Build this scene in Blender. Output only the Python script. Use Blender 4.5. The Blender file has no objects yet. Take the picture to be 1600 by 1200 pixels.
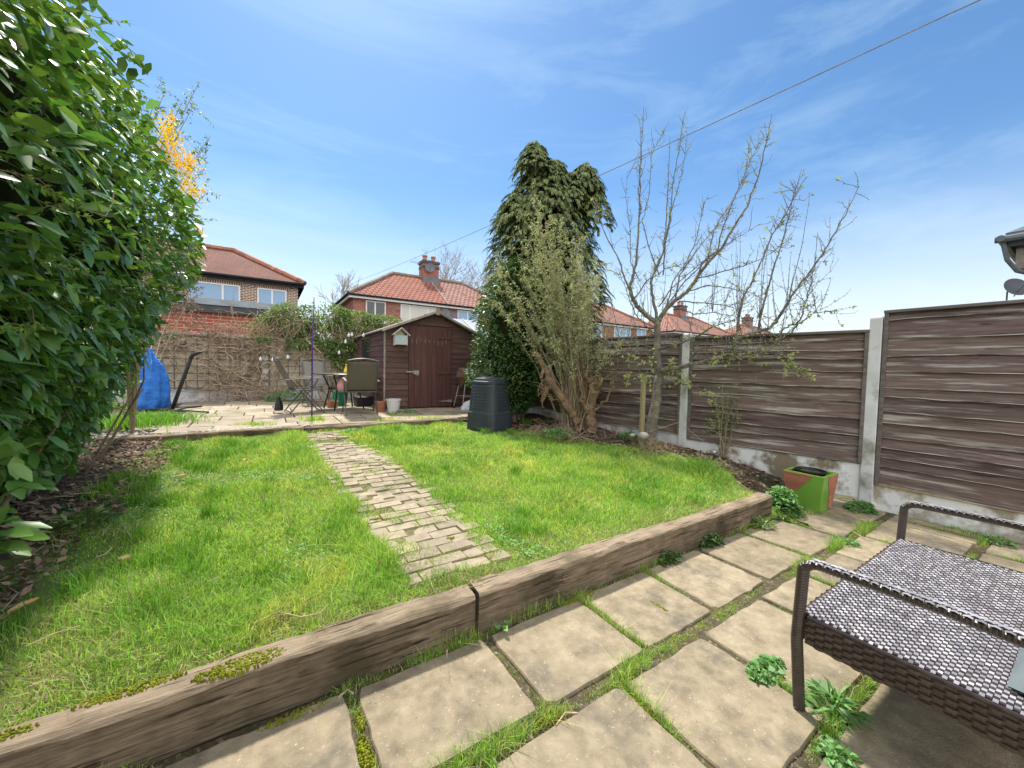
import bpy, bmesh, math, random
import numpy as np
from mathutils import Vector, Matrix
R_ = math.radians
sc = bpy.context.scene
col = sc.collection
random.seed(7); rng = np.random.default_rng(11)

# ------------------------------------------------------------------ camera
CAM = np.array([-0.894, -1.683, 1.35]); YAW = R_(32.5); PITCH = R_(2.39); ROLL = R_(1.25); FPX = 600.0
def _rot():
    fw = np.array([0, math.cos(PITCH), -math.sin(PITCH)]); rt = np.array([1., 0, 0]); up = np.cross(rt, fw)
    rt2 = rt*math.cos(ROLL)+up*math.sin(ROLL); up2 = up*math.cos(ROLL)-rt*math.sin(ROLL)
    def w(v): return np.array([v[0]*math.cos(YAW)+v[1]*math.sin(YAW), -v[0]*math.sin(YAW)+v[1]*math.cos(YAW), v[2]])
    return w(rt2), w(up2), w(fw)
RT, UP, FW = _rot()
cd = bpy.data.cameras.new('camera'); cam = bpy.data.objects.new('camera', cd); col.objects.link(cam)
cam.matrix_world = Matrix(((RT[0], UP[0], -FW[0], CAM[0]), (RT[1], UP[1], -FW[1], CAM[1]), (RT[2], UP[2], -FW[2], CAM[2]), (0, 0, 0, 1)))
cd.sensor_width = 36; cd.lens = 36*FPX/1600; cd.clip_start = 0.02; cd.clip_end = 2000
sc.camera = cam

# ------------------------------------------------------------------ sky and sun
SUN_AZ = np.array([0.10, 0.995]); SUN_EL = R_(60)
W = bpy.data.worlds.new('World'); sc.world = W; W.use_nodes = True
nt = W.node_tree; nt.nodes.clear()
out = nt.nodes.new('ShaderNodeOutputWorld'); bg = nt.nodes.new('ShaderNodeBackground')
sky = nt.nodes.new('ShaderNodeTexSky'); sky.sky_type = 'NISHITA'; sky.sun_disc = False
sky.sun_elevation = SUN_EL; sky.sun_rotation = math.atan2(SUN_AZ[0], SUN_AZ[1]); sky.air_density = 1.0; sky.dust_density = 0.5; sky.ozone_density = 2.0
hs = nt.nodes.new('ShaderNodeHueSaturation'); hs.inputs['Saturation'].default_value = 1.08; hs.inputs['Value'].default_value = 1.0
tc = nt.nodes.new('ShaderNodeTexCoord'); mp = nt.nodes.new('ShaderNodeMapping')
mp.inputs['Rotation'].default_value = (0, 0, R_(-32)); mp.inputs['Scale'].default_value = (1.0, 2.6, 9.0)
nz = nt.nodes.new('ShaderNodeTexNoise'); nz.inputs['Scale'].default_value = 1.1; nz.inputs['Detail'].default_value = 6; nz.inputs['Roughness'].default_value = 0.62; nz.inputs['Distortion'].default_value = 0.5
rp = nt.nodes.new('ShaderNodeValToRGB'); rp.color_ramp.elements[0].position = 0.47; rp.color_ramp.elements[1].position = 0.92
rp.color_ramp.elements[0].color = (0, 0, 0, 1); rp.color_ramp.elements[1].color = (0.50, 0.50, 0.50, 1)
mx = nt.nodes.new('ShaderNodeMixRGB'); mx.inputs['Color2'].default_value = (6.0, 6.4, 6.6, 1)
nt.links.new(tc.outputs['Generated'], mp.inputs['Vector']); nt.links.new(mp.outputs[0], nz.inputs['Vector'])
nt.links.new(nz.outputs[0], rp.inputs[0]); nt.links.new(rp.outputs[0], mx.inputs['Fac'])
nt.links.new(sky.outputs[0], hs.inputs['Color']); nt.links.new(hs.outputs[0], mx.inputs['Color1'])
tn = nt.nodes.new('ShaderNodeMixRGB'); tn.blend_type = 'MULTIPLY'; tn.inputs['Fac'].default_value = 1; tn.inputs['Color2'].default_value = (.70, .885, .96, 1)
sz = nt.nodes.new('ShaderNodeSeparateXYZ'); nt.links.new(tc.outputs['Generated'], sz.inputs[0])
hz = nt.nodes.new('ShaderNodeMapRange'); hz.interpolation_type = 'SMOOTHSTEP'; hz.inputs['From Min'].default_value = -.02; hz.inputs['From Max'].default_value = .42; hz.inputs['To Min'].default_value = .92; hz.inputs['To Max'].default_value = 0; nt.links.new(sz.outputs['Z'], hz.inputs[0])
hm = nt.nodes.new('ShaderNodeMixRGB'); hm.inputs['Color2'].default_value = (8.2, 6.9, 6.6, 1); nt.links.new(hz.outputs[0], hm.inputs['Fac']); nt.links.new(mx.outputs[0], hm.inputs['Color1'])
nt.links.new(hm.outputs[0], tn.inputs['Color1'])
# unseen white cloud bank added behind the viewpoint to fill camera-facing surfaces with light
dp = nt.nodes.new('ShaderNodeVectorMath'); dp.operation = 'DOT_PRODUCT'; dp.inputs[1].default_value = (-.30, -.80, .52); nt.links.new(tc.outputs['Generated'], dp.inputs[0])
mr = nt.nodes.new('ShaderNodeMapRange'); mr.interpolation_type = 'SMOOTHSTEP'; mr.inputs['From Min'].default_value = .18; mr.inputs['From Max'].default_value = .75; nt.links.new(dp.outputs['Value'], mr.inputs[0])
nc = nt.nodes.new('ShaderNodeTexNoise'); nc.inputs['Scale'].default_value = 2.2; nc.inputs['Detail'].default_value = 5; nt.links.new(tc.outputs['Generated'], nc.inputs['Vector'])
rc = nt.nodes.new('ShaderNodeMapRange'); rc.inputs['From Min'].default_value = .3; rc.inputs['From Max'].default_value = .6; rc.inputs['To Min'].default_value = .6; nt.links.new(nc.outputs[0], rc.inputs[0])
mm = nt.nodes.new('ShaderNodeMath'); mm.operation = 'MULTIPLY'; nt.links.new(mr.outputs[0], mm.inputs[0]); nt.links.new(rc.outputs[0], mm.inputs[1])
mc = nt.nodes.new('ShaderNodeMixRGB'); mc.inputs['Color2'].default_value = (11.0, 10.9, 10.8, 1); nt.links.new(mm.outputs[0], mc.inputs['Fac']); nt.links.new(tn.outputs[0], mc.inputs['Color1'])
nt.links.new(mc.outputs[0], bg.inputs['Color']); bg.inputs['Strength'].default_value = 0.10
nt.links.new(bg.outputs[0], out.inputs[0])
sl = bpy.data.lights.new('sun', 'SUN'); so = bpy.data.objects.new('sun', sl); col.objects.link(so)
sl.energy = 3.3; sl.angle = R_(4); sl.color = (1.0, 0.95, 0.87)
sd = Vector((SUN_AZ[0]*math.cos(SUN_EL), SUN_AZ[1]*math.cos(SUN_EL), math.sin(SUN_EL)))
so.rotation_euler = sd.to_track_quat('Z', 'Y').to_euler(); so.location = (0, 0, 20)
sc.view_settings.view_transform = 'Standard'; sc.view_settings.look = 'None'; sc.view_settings.gamma = 1
sc.view_settings.exposure = 0.88

# ------------------------------------------------------------------ helpers
ORG = {}
def PX(u, v, t):      # a measured direction at a distance in front of the viewpoint -> a point of the garden
    d = RT*(u-800)/FPX+UP*(600-v)/FPX+FW
    h = math.hypot(d[0], d[1]); k = t/(d@np.array([math.sin(YAW), math.cos(YAW), 0])); return CAM+d*k
def thing(name, label, cat, loc=(0, 0, 0), group=None):
    o = bpy.data.objects.new(name, None); o.empty_display_size = .1; col.objects.link(o); o.location = loc
    o['label'] = label; o['category'] = cat
    if group: o['group'] = group
    ORG[o.name] = np.array(loc, float); return o
def tag(o, label, cat, group=None):
    o['label'] = label; o['category'] = cat
    if group: o['group'] = group
    return o
def struct(o): o['kind'] = 'structure'; return o
def stuff(o): o['kind'] = 'stuff'; return o
def finish(o, V, parent, F=None):
    if parent is not None:
        org = ORG[parent.name]; o.parent = parent
    else:
        org = np.array([(V[:, 0].min()+V[:, 0].max())/2, (V[:, 1].min()+V[:, 1].max())/2, V[:, 2].min()]); o.location = org
    ORG[o.name] = org
    return org
def mesh_np(name, V, F, mat, parent=None, smooth=False):
    V = np.asarray(V, float).reshape(-1, 3); F = np.asarray(F, np.int32); k = F.shape[1]
    me = bpy.data.meshes.new(name); o = bpy.data.objects.new(name, me); col.objects.link(o)
    org = finish(o, V, parent)
    me.vertices.add(len(V)); me.vertices.foreach_set('co', (V-org).astype(np.float32).ravel())
    me.loops.add(F.size); me.loops.foreach_set('vertex_index', F.ravel())
    me.polygons.add(len(F)); me.polygons.foreach_set('loop_start', np.arange(0, F.size, k, dtype=np.int32))
    if smooth: me.polygons.foreach_set('use_smooth', np.ones(len(F), bool))
    me.update(calc_edges=True); me.materials.append(mat); return o
class MB:
    def __init__(s): s.v = []; s.f = []
    def add(s, vs, fs):
        n = len(s.v); s.v += [tuple(map(float, p)) for p in vs]; s.f += [tuple(i+n for i in f) for f in fs]; return s
    def box(s, x0, x1, y0, y1, z0, z1, T=None):
        P = [(x, y, z) for z in (z0, z1) for y in (y0, y1) for x in (x0, x1)]
        if T is not None: P = [tuple(T @ Vector(p)) for p in P]
        return s.add(P, [(0, 2, 3, 1), (4, 5, 7, 6), (0, 1, 5, 4), (2, 6, 7, 3), (0, 4, 6, 2), (1, 3, 7, 5)])
    def tube(s, pts, r, n=6, cap=True, flat=None):
        P = [np.array(p, float) for p in pts]; m = len(P)
        rr = [r]*m if np.isscalar(r) else list(r)
        up = np.array([0.13, 0.21, 1.0]); vs = []; prev = None
        for i in range(m):
            t = P[min(i+1, m-1)]-P[max(i-1, 0)]; t = t/(np.linalg.norm(t)+1e-9)
            if prev is None:
                a = np.cross(t, up); 
                if np.linalg.norm(a) < .15: a = np.cross(t, [1, 0, 0])
            else: a = prev-t*(prev@t)
            a /= np.linalg.norm(a)+1e-9; b = np.cross(t, a); prev = a
            for k in range(n):
                w = 2*math.pi*(k+.5)/n; fl = 1 if flat is None else flat
                vs.append(P[i]+(a*math.cos(w)+b*math.sin(w)*fl)*rr[i])
        fs = [(i*n+k, i*n+(k+1) % n, (i+1)*n+(k+1) % n, (i+1)*n+k) for i in range(m-1) for k in range(n)]
        if cap: fs += [tuple(range(n))[::-1], tuple((m-1)*n+k for k in range(n))]
        return s.add(vs, fs)
    def lathe(s, prof, c=(0, 0, 0), n=20, sq=2.0, rot=0, cap=True):
        vs = []
        for r, z in prof:
            for k in range(n):
                w = 2*math.pi*k/n; cx, cy = math.cos(w), math.sin(w)
                q = (abs(cx)**sq+abs(cy)**sq)**(-1/sq); x, y = r*q*cx, r*q*cy
                vs.append((c[0]+x*math.cos(rot)-y*math.sin(rot), c[1]+x*math.sin(rot)+y*math.cos(rot), c[2]+z))
        m = len(prof)
        fs = [(i*n+k, i*n+(k+1) % n, (i+1)*n+(k+1) % n, (i+1)*n+k) for i in range(m-1) for k in range(n)]
        if cap: fs += [tuple(range(n))[::-1], tuple((m-1)*n+k for k in range(n))]
        return s.add(vs, fs)
    def prism(s, poly, z0, z1, top=None):   # poly in xy
        n = len(poly); top = top or poly
        return s.add([(x, y, z0) for x, y in poly]+[(x, y, z1) for x, y in top],
                     [tuple(range(n))[::-1], tuple(range(n, 2*n))]+[(i, (i+1) % n, n+(i+1) % n, n+i) for i in range(n)])
    def grid(s, nx, ny, fn):
        vs = [fn(i/nx, j/ny) for j in range(ny+1) for i in range(nx+1)]; w = nx+1
        return s.add(vs, [(j*w+i, j*w+i+1, (j+1)*w+i+1, (j+1)*w+i) for j in range(ny) for i in range(nx)])
    def build(s, name, mat, parent=None, smooth=False, bevel=0, sub=0, solid=0, segs=2, uvn=None):
        V = np.array(s.v, float); me = bpy.data.meshes.new(name); o = bpy.data.objects.new(name, me); col.objects.link(o)
        org = finish(o, V, parent)
        me.from_pydata([tuple(p) for p in V-org], [], s.f); me.update()
        uv = me.uv_layers.new(name='UVMap')
        for p in me.polygons:
            nrm = p.normal
            if uvn is not None and nrm.dot(uvn) > .6: nrm = uvn
            t = Vector((0, 0, 1)).cross(nrm)
            if t.length < .05: t = Vector((1, 0, 0))
            t.normalize(); b = nrm.cross(t)
            for li in p.loop_indices:
                q = Vector(V[me.loops[li].vertex_index]); uv.data[li].uv = (q.dot(t), q.dot(b))
            if smooth: p.use_smooth = True
        me.materials.append(mat)
        if solid: m = o.modifiers.new('solid', 'SOLIDIFY'); m.thickness = solid; m.offset = 0
        if bevel: m = o.modifiers.new('bevel', 'BEVEL'); m.width = bevel; m.segments = segs; m.limit_method = 'ANGLE'; m.angle_limit = R_(35)
        if sub: m = o.modifiers.new('sub', 'SUBSURF'); m.levels = sub; m.render_levels = sub
        return o
def dup(root, loc, rz, label=None):
    r = root.copy(); col.objects.link(r); r.location = loc; r.rotation_euler = (0, 0, rz)
    if label: r['label'] = label
    for ch in list(root.children):
        c = ch.copy(); col.objects.link(c); c.parent = r
        for g in ch.children:
            d = g.copy(); col.objects.link(d); d.parent = c
    return r

# leaves / blades as vectorised meshes
def unit(a): return a/(np.linalg.norm(a, axis=-1, keepdims=True)+1e-9)
def leaf_arrays(P, D, N, L, Wd, droop=.25, fold=.25, full=True):
    D = unit(D); S = unit(np.cross(D, N)); N = unit(np.cross(S, D)); n = len(P); L = np.broadcast_to(L, (n,))[:, None]; Wd = np.broadcast_to(Wd, (n,))[:, None]
    if full:
        st = [(0, .05), (.25, .80), (.66, .96), (1, .16)]
        vs = []
        for s_, w_ in st:
            mid = P+D*s_*L-np.array([0, 0, 1.])*droop*s_*s_*L
            for sg in (-1, 0, 1): vs.append(mid+S*sg*w_*Wd*.5+N*abs(sg)*w_*fold*Wd*.5)
        V = np.stack(vs, 1).reshape(-1, 3)
        q = []
        for i in range(3):
            for j in range(2): q.append((i*3+j, i*3+j+1, (i+1)*3+j+1, (i+1)*3+j))
        F = (np.arange(n)[:, None, None]*12+np.array(q)[None]).reshape(-1, 4)
    else:
        m = P+D*.5*L-np.array([0, 0, 1.])*droop*.2*L
        V = np.stack([P, m+S*Wd*.5+N*fold*Wd*.4, P+D*L-np.array([0, 0, 1.])*droop*L, m-S*Wd*.5+N*fold*Wd*.4], 1).reshape(-1, 3)
        F = np.arange(n*4).reshape(-1, 4)
    return V, F
def leaves(name, P, D, N, L, Wd, mat, parent=None, **k):
    V, F = leaf_arrays(np.asarray(P, float), np.asarray(D, float), np.asarray(N, float), L, Wd, **k)
    return mesh_np(name, V, F, mat, parent, smooth=k.get('full', True))
def blade_arrays(P, h, w, lean=.5, az=None):
    n = len(P); az = rng.uniform(0, 6.283, n) if az is None else az
    fa = rng.uniform(0, 6.283, n)
    ln = rng.normal(0, 1, n)*lean
    L = np.stack([np.cos(az), np.sin(az), 0*az], 1)*(ln*h)[:, None]; S = np.stack([np.cos(fa), np.sin(fa), 0*fa], 1)*(w*.5)[:, None]
    Z = np.array([0, 0, 1.])[None]*h[:, None]
    V = np.stack([P-S, P+S, P+S*.8+Z*.55+L*.3, P-S*.8+Z*.55+L*.3, P+S*.12+Z*.95+L, P-S*.12+Z*.95+L], 1).reshape(-1, 3)
    b = np.arange(n)[:, None, None]*6; F = (b+np.array([[0, 1, 2, 3], [3, 2, 4, 5]])[None]).reshape(-1, 4)
    return V, F
def rdir(n):
    return unit(rng.normal(size=(n, 3)))

# ------------------------------------------------------------------ materials
def C(c, a=1): return (c[0], c[1], c[2], a)
def mk(name, c1, c2, scale=(6, 6, 6), c3m=0, coord='Object', rough=.7, bump=.3, bd=.01, bs=1.0, island=.25, c3=None, c3s=2.0, c3t=.6, c3w=.08, trans=0, spec=.4, metal=0, detail=5, hue=0, ramp=(.3, .7), c4=None, c4s=30, c4t=.66, c4m=0):
    m = bpy.data.materials.new(name); m.use_nodes = True; n = m.node_tree; N = n.nodes; Lk = n.links
    b = N['Principled BSDF']; b.inputs['Roughness'].default_value = rough; b.inputs['Metallic'].default_value = metal; b.inputs['Specular IOR Level'].default_value = spec
    tc = N.new('ShaderNodeTexCoord'); g = N.new('ShaderNodeNewGeometry')
    mp = N.new('ShaderNodeMapping'); mp.inputs['Scale'].default_value = scale
    Lk.new(tc.outputs[coord], mp.inputs[0])
    t = N.new('ShaderNodeTexNoise'); t.noise_dimensions = '4D'; t.inputs['Scale'].default_value = 1; t.inputs['Detail'].default_value = detail; t.inputs['Roughness'].default_value = .6
    mw = N.new('ShaderNodeMath'); mw.operation = 'MULTIPLY'; mw.inputs[1].default_value = 13.7; Lk.new(g.outputs['Random Per Island'], mw.inputs[0]); Lk.new(mw.outputs[0], t.inputs['W'])
    Lk.new(mp.outputs[0], t.inputs['Vector'])
    r = N.new('ShaderNodeValToRGB'); r.color_ramp.elements[0].position, r.color_ramp.elements[1].position = ramp
    r.color_ramp.elements[0].color = C(c1); r.color_ramp.elements[1].color = C(c2); Lk.new(t.outputs[0], r.inputs[0])
    c = r.outputs[0]
    def spots(c, cc, s, th, w, c3m=c3m):
        t2 = N.new('ShaderNodeTexNoise'); t2.inputs['Scale'].default_value = s; t2.inputs['Detail'].default_value = 4; t2.inputs['Roughness'].default_value = .65; Lk.new(mp.outputs[0] if c3m else tc.outputs['Object'], t2.inputs['Vector'])
        r2 = N.new('ShaderNodeMapRange'); r2.inputs['From Min'].default_value = th-w; r2.inputs['From Max'].default_value = th+w; Lk.new(t2.outputs[0], r2.inputs[0])
        x = N.new('ShaderNodeMixRGB'); x.inputs['Color2'].default_value = C(cc); Lk.new(r2.outputs[0], x.inputs['Fac']); Lk.new(c, x.inputs['Color1']); return x.outputs[0]
    if c3 is not None: c = spots(c, c3, c3s, c3t, c3w)
    if c4 is not None: c = spots(c, c4, c4s, c4t, .05, c4m)
    if island:
        h = N.new('ShaderNodeHueSaturation'); a = N.new('ShaderNodeMapRange'); a.inputs['To Min'].default_value = 1-island; a.inputs['To Max'].default_value = 1+island
        Lk.new(g.outputs['Random Per Island'], a.inputs[0]); Lk.new(a.outputs[0], h.inputs['Value']); Lk.new(c, h.inputs['Color'])
        if hue:
            a2 = N.new('ShaderNodeMath'); a2.operation = 'FRACT'; a1 = N.new('ShaderNodeMath'); a1.operation = 'MULTIPLY'; a1.inputs[1].default_value = 37.3
            Lk.new(g.outputs['Random Per Island'], a1.inputs[0]); Lk.new(a1.outputs[0], a2.inputs[0])
            a3 = N.new('ShaderNodeMapRange'); a3.inputs['To Min'].default_value = .5-hue; a3.inputs['To Max'].default_value = .5+hue; Lk.new(a2.outputs[0], a3.inputs[0]); Lk.new(a3.outputs[0], h.inputs['Hue'])
        c = h.outputs[0]
    Lk.new(c, b.inputs['Base Color'])
    if bump:
        bt = N.new('ShaderNodeTexNoise'); bt.inputs['Scale'].default_value = bs*3; bt.inputs['Detail'].default_value = 6; bt.inputs['Roughness'].default_value = .7; Lk.new(mp.outputs[0], bt.inputs['Vector'])
        bn = N.new('ShaderNodeBump'); bn.inputs['Strength'].default_value = bump; bn.inputs['Distance'].default_value = bd; Lk.new(bt.outputs[0], bn.inputs['Height']); Lk.new(bn.outputs[0], b.inputs['Normal'])
    if trans:
        tr = N.new('ShaderNodeBsdfTranslucent'); ms = N.new('ShaderNodeMixShader'); ms.inputs[0].default_value = trans
        gm = N.new('ShaderNodeMixRGB'); gm.blend_type = 'MULTIPLY'; gm.inputs['Fac'].default_value = 1; gm.inputs['Color2'].default_value = (1.5, 1.5, .7, 1); Lk.new(c, gm.inputs['Color1']); Lk.new(gm.outputs[0], tr.inputs[0])
        Lk.new(b.outputs[0], ms.inputs[1]); Lk.new(tr.outputs[0], ms.inputs[2]); Lk.new(ms.outputs[0], N['Material Output'].inputs[0])
    return m
def brickmat(name, c1, c2, mortar, bw=.225, rh=.075, ms=.008, c3=(.08, .05, .05), amt=.62, rough=.85, squash=1):
    m = bpy.data.materials.new(name); m.use_nodes = True; N = m.node_tree.nodes; Lk = m.node_tree.links; b = N['Principled BSDF']; b.inputs['Roughness'].default_value = rough; b.inputs['Specular IOR Level'].default_value = .2
    tc = N.new('ShaderNodeTexCoord'); br = N.new('ShaderNodeTexBrick'); br.inputs['Scale'].default_value = 1; br.inputs['Brick Width'].default_value = bw; br.inputs['Row Height'].default_value = rh; br.inputs['Mortar Size'].default_value = ms; br.inputs['Mortar Smooth'].default_value = .2
    br.inputs['Color1'].default_value = (0, 0, 0, 1); br.inputs['Color2'].default_value = (1, 1, 1, 1); br.inputs['Mortar'].default_value = (.5, .5, .5, 1); br.inputs['Bias'].default_value = 0
    Lk.new(tc.outputs['UV'], br.inputs['Vector'])
    r = N.new('ShaderNodeValToRGB'); e = r.color_ramp.elements; e[0].color = C(c1); e[1].color = C(c3); e[0].position = 0; e[1].position = 1
    x = e.new(.5); x.color = C(c2); x = e.new(amt+.15); x.color = C([(p+q)/2 for p, q in zip(c1, c2)])
    Lk.new(br.outputs['Color'], r.inputs[0])
    n1 = N.new('ShaderNodeTexNoise'); n1.inputs['Scale'].default_value = 25; n1.inputs['Detail'].default_value = 4; Lk.new(tc.outputs['Object'], n1.inputs['Vector'])
    v = N.new('ShaderNodeHueSaturation'); mr = N.new('ShaderNodeMapRange'); mr.inputs['To Min'].default_value = .6; mr.inputs['To Max'].default_value = 1.35; Lk.new(n1.outputs[0], mr.inputs[0]); Lk.new(mr.outputs[0], v.inputs['Value']); Lk.new(r.outputs[0], v.inputs['Color'])
    mx = N.new('ShaderNodeMixRGB'); mx.inputs['Color2'].default_value = C(mortar); Lk.new(br.outputs['Fac'], mx.inputs['Fac']); Lk.new(v.outputs[0], mx.inputs['Color1'])
    n2 = N.new('ShaderNodeTexNoise'); n2.inputs['Scale'].default_value = 1.2; n2.inputs['Detail'].default_value = 5; Lk.new(tc.outputs['Object'], n2.inputs['Vector'])
    v2 = N.new('ShaderNodeHueSaturation'); m2 = N.new('ShaderNodeMapRange'); m2.inputs['To Min'].default_value = .7; m2.inputs['To Max'].default_value = 1.3; Lk.new(n2.outputs[0], m2.inputs[0]); Lk.new(m2.outputs[0], v2.inputs['Value']); Lk.new(mx.outputs[0], v2.inputs['Color'])
    Lk.new(v2.outputs[0], b.inputs['Base Color'])
    bn = N.new('ShaderNodeBump'); bn.invert = True; bn.inputs['Strength'].default_value = .6; bn.inputs['Distance'].default_value = .01; Lk.new(br.outputs['Fac'], bn.inputs['Height']); Lk.new(bn.outputs[0], b.inputs['Normal'])
    return m
m_soil = mk('soil', (.05, .034, .022), (.14, .10, .065), (14, 14, 14), bump=.8, bd=.03, c3=(.03, .045, .012), c3s=3, island=0, rough=.95)
m_lawnbase = mk('lawn earth', (.10, .18, .02), (.20, .28, .05), (9, 9, 9), bump=.7, bd=.02, c3=(.12, .09, .05), c3s=2.4, c3t=.62, island=0, rough=.95)
m_ground = mk('rough ground', (.06, .07, .03), (.11, .10, .06), (.6, .6, .6), bump=0, island=0, rough=.95)
m_slab = mk('paving stone', (.19, .155, .10), (.41, .335, .225), (13, 13, 13), ramp=(.28, .68), bump=.8, bd=.006, bs=3, c3=(.18, .155, .115), c3s=3.4, c3t=.60, c3w=.07, island=.14, rough=.9, spec=.25, detail=10, c4=(.54, .48, .38), c4s=75, c4t=.67)
m_slab2 = mk('far paving stone', (.33, .26, .18), (.46, .39, .29), (4, 4, 4), bump=.5, bd=.006, bs=6, c3=(.23, .20, .14), c3s=1.8, c3t=.58, c3w=.12, island=.14, rough=.9, spec=.25)
m_brickpath = mk('path brick', (.28, .225, .15), (.42, .35, .25), (14, 14, 14), bump=.6, bd=.006, bs=3, island=.16, rough=.9, c3=(.17, .16, .09), c3s=5, c3t=.62)
m_jointbed = mk('mossy joint soil', (.05, .04, .018), (.15, .12, .07), (40, 40, 40), bump=1, bd=.01, island=0, rough=.95, c3=(.12, .14, .02), c3s=9, c3t=.58, c3w=.06, c4=(.34, .29, .21), c4s=45, c4t=.62)
m_pathbed = mk('path sand and moss', (.07, .07, .025), (.20, .17, .09), (30, 30, 30), bump=.6, bd=.006, island=0, rough=.95, c3=(.22, .26, .03), c3s=5, c3t=.56)
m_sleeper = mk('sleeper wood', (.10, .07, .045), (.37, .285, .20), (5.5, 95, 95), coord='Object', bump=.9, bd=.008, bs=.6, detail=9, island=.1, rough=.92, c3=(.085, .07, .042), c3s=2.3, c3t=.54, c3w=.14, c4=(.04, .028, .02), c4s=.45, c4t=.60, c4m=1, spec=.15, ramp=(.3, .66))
m_sleepertop = mk('weathered sunlit sleeper top', (.20, .15, .10), (.44, .345, .24), (5.5, 95, 95), coord='Object', bump=.9, bd=.008, bs=.6, detail=9, island=.1, rough=.92, c3=(.16, .125, .08), c3s=3, c3t=.60, c3w=.10, c4=(.06, .042, .03), c4s=.45, c4t=.62, c4m=1, spec=.15)  # weathered top, with the sunlight on it put into the paler colour
m_fence = mk('fence board', (.070, .044, .040), (.245, .180, .155), (3.2, 46, 1), c3m=1, coord='UV', bump=.55, bd=.004, bs=.6, island=.34, detail=8, ramp=(.22, .78), rough=.85, c3=(.46, .43, .39), c3s=.32, c3t=.60, c3w=.07, c4=(.03, .022, .02), c4s=.6, c4t=.64, c4m=1, spec=.2, hue=.012)
m_paleedge = mk('pale board edge', (.12, .09, .08), (.60, .57, .52), (2.4, 3, 1), coord='UV', bump=0, island=.1, rough=.9, ramp=(.42, .62))  # thin pale strip along each board's lower edge
m_cap = mk('capping rail', (.10, .085, .08), (.22, .19, .17), (2, 30, 1), coord='UV', bump=.6, bd=.004, island=.1, rough=.85)
m_conc = mk('concrete post', (.60, .59, .58), (.82, .81, .81), (5, 5, 5), bump=.5, bd=.006, island=.05, rough=.9, c3=(.22, .20, .13), c3s=3.2, c3t=.60, c3w=.12, spec=.2)
m_gravelb = mk('gravel board paint', (.70, .69, .67), (.86, .86, .85), (4, 4, 4), bump=.4, bd=.006, island=0, rough=.85, c3=(.27, .22, .15), c3s=2.6, c3t=.56, c3w=.05, spec=.2)
m_soilwall = mk('stained gravel board', (.30, .25, .18), (.52, .47, .38), (4, 4, 4), bump=.5, bd=.008, island=0, rough=.9, c3=(.82, .82, .80), c3s=2.4, c3t=.50, c3w=.05)
m_shed = mk('shed board', (.075, .040, .038), (.17, .095, .085), (1.6, 26, 1), coord='UV', bump=.5, bd=.004, island=.18, rough=.72, c3=(.20, .13, .10), c3s=4, c3t=.67, c3w=.08, spec=.3)
m_door = mk('shed door board', (.085, .038, .036), (.165, .075, .068), (26, 1.6, 1), coord='UV', bump=.5, bd=.004, island=.12, rough=.7, c3=(.19, .12, .10), c3s=4, c3t=.69, spec=.3)
m_trim = mk('weathered trim', (.20, .16, .13), (.42, .37, .31), (6, 6, 6), bump=.3, island=.1, rough=.85)
m_felt = mk('roof felt', (.17, .16, .14), (.33, .31, .27), (8, 8, 8), bump=.5, island=.05, rough=.95, c3=(.12, .13, .06), c3s=6)
m_white = mk('white paint', (.70, .70, .69), (.80, .80, .80), (5, 5, 5), bump=0, island=0, rough=.4)
m_upvc = mk('white plastic frame', (.72, .74, .76), (.80, .81, .83), (3, 3, 3), bump=0, island=0, rough=.3)
m_black = mk('black metal', (.012, .012, .013), (.022, .022, .024), (5, 5, 5), bump=0, island=0, rough=.45)
m_gutter = mk('black gutter', (.02, .02, .022), (.035, .035, .04), (5, 5, 5), bump=0, island=0, rough=.85, spec=.1)
m_greymet = mk('grey bronze metal', (.10, .095, .085), (.17, .16, .145), (8, 8, 8), bump=0, island=.1, rough=.4, metal=.6)
m_sling = mk('sling fabric', (.10, .088, .070), (.15, .132, .108), (160, 160, 160), bump=.3, bd=.001, island=.0, rough=.8, detail=1)
m_sling2 = mk('pale sling fabric', (.20, .19, .165), (.26, .25, .22), (160, 160, 160), bump=.3, bd=.001, island=.0, rough=.8, detail=1)
m_glass = bpy.data.materials.new('window glass'); m_glass.use_nodes = True; _b = m_glass.node_tree.nodes['Principled BSDF']; _b.inputs['Base Color'].default_value = (.26, .42, .62, 1); _b.inputs['Roughness'].default_value = .08; _b.inputs['Specular IOR Level'].default_value = .5
m_blind = mk('pale blind', (.55, .53, .48), (.66, .64, .58), (2, 2, 2), bump=0, island=0, rough=.35, spec=.6)
m_dglass = bpy.data.materials.new('dark glass'); m_dglass.use_nodes = True; _b = m_dglass.node_tree.nodes['Principled BSDF']; _b.inputs['Base Color'].default_value = (.03, .04, .045, 1); _b.inputs['Roughness'].default_value = .08; _b.inputs['Specular IOR Level'].default_value = .8
m_brickA = brickmat('brown brick', (.30, .145, .09), (.19, .095, .065), (.66, .60, .52), c3=(.09, .06, .055), ms=.013)
m_brickV = brickmat('soldier brick', (.30, .145, .09), (.20, .10, .07), (.66, .60, .52), bw=.085, rh=.45, ms=.014)
m_brickB = brickmat('red brick', (.40, .115, .07), (.30, .085, .06), (.45, .34, .28), ms=.010)
m_brickO = brickmat('bright red brick', (.46, .115, .075), (.37, .10, .07), (.62, .42, .36), c3=(.10, .07, .08), ms=.010, bw=.30, rh=.088, amt=.8)
m_roofA = brickmat('plain clay tile', (.25, .105, .072), (.19, .088, .068), (.07, .04, .035), bw=.17, rh=.11, ms=.012, c3=(.13, .085, .075))
m_roofB = brickmat('orange interlocking tile', (.38, .15, .105), (.31, .125, .09), (.12, .045, .03), bw=.30, rh=.31, ms=.042, c3=(.36, .12, .08))
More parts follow.
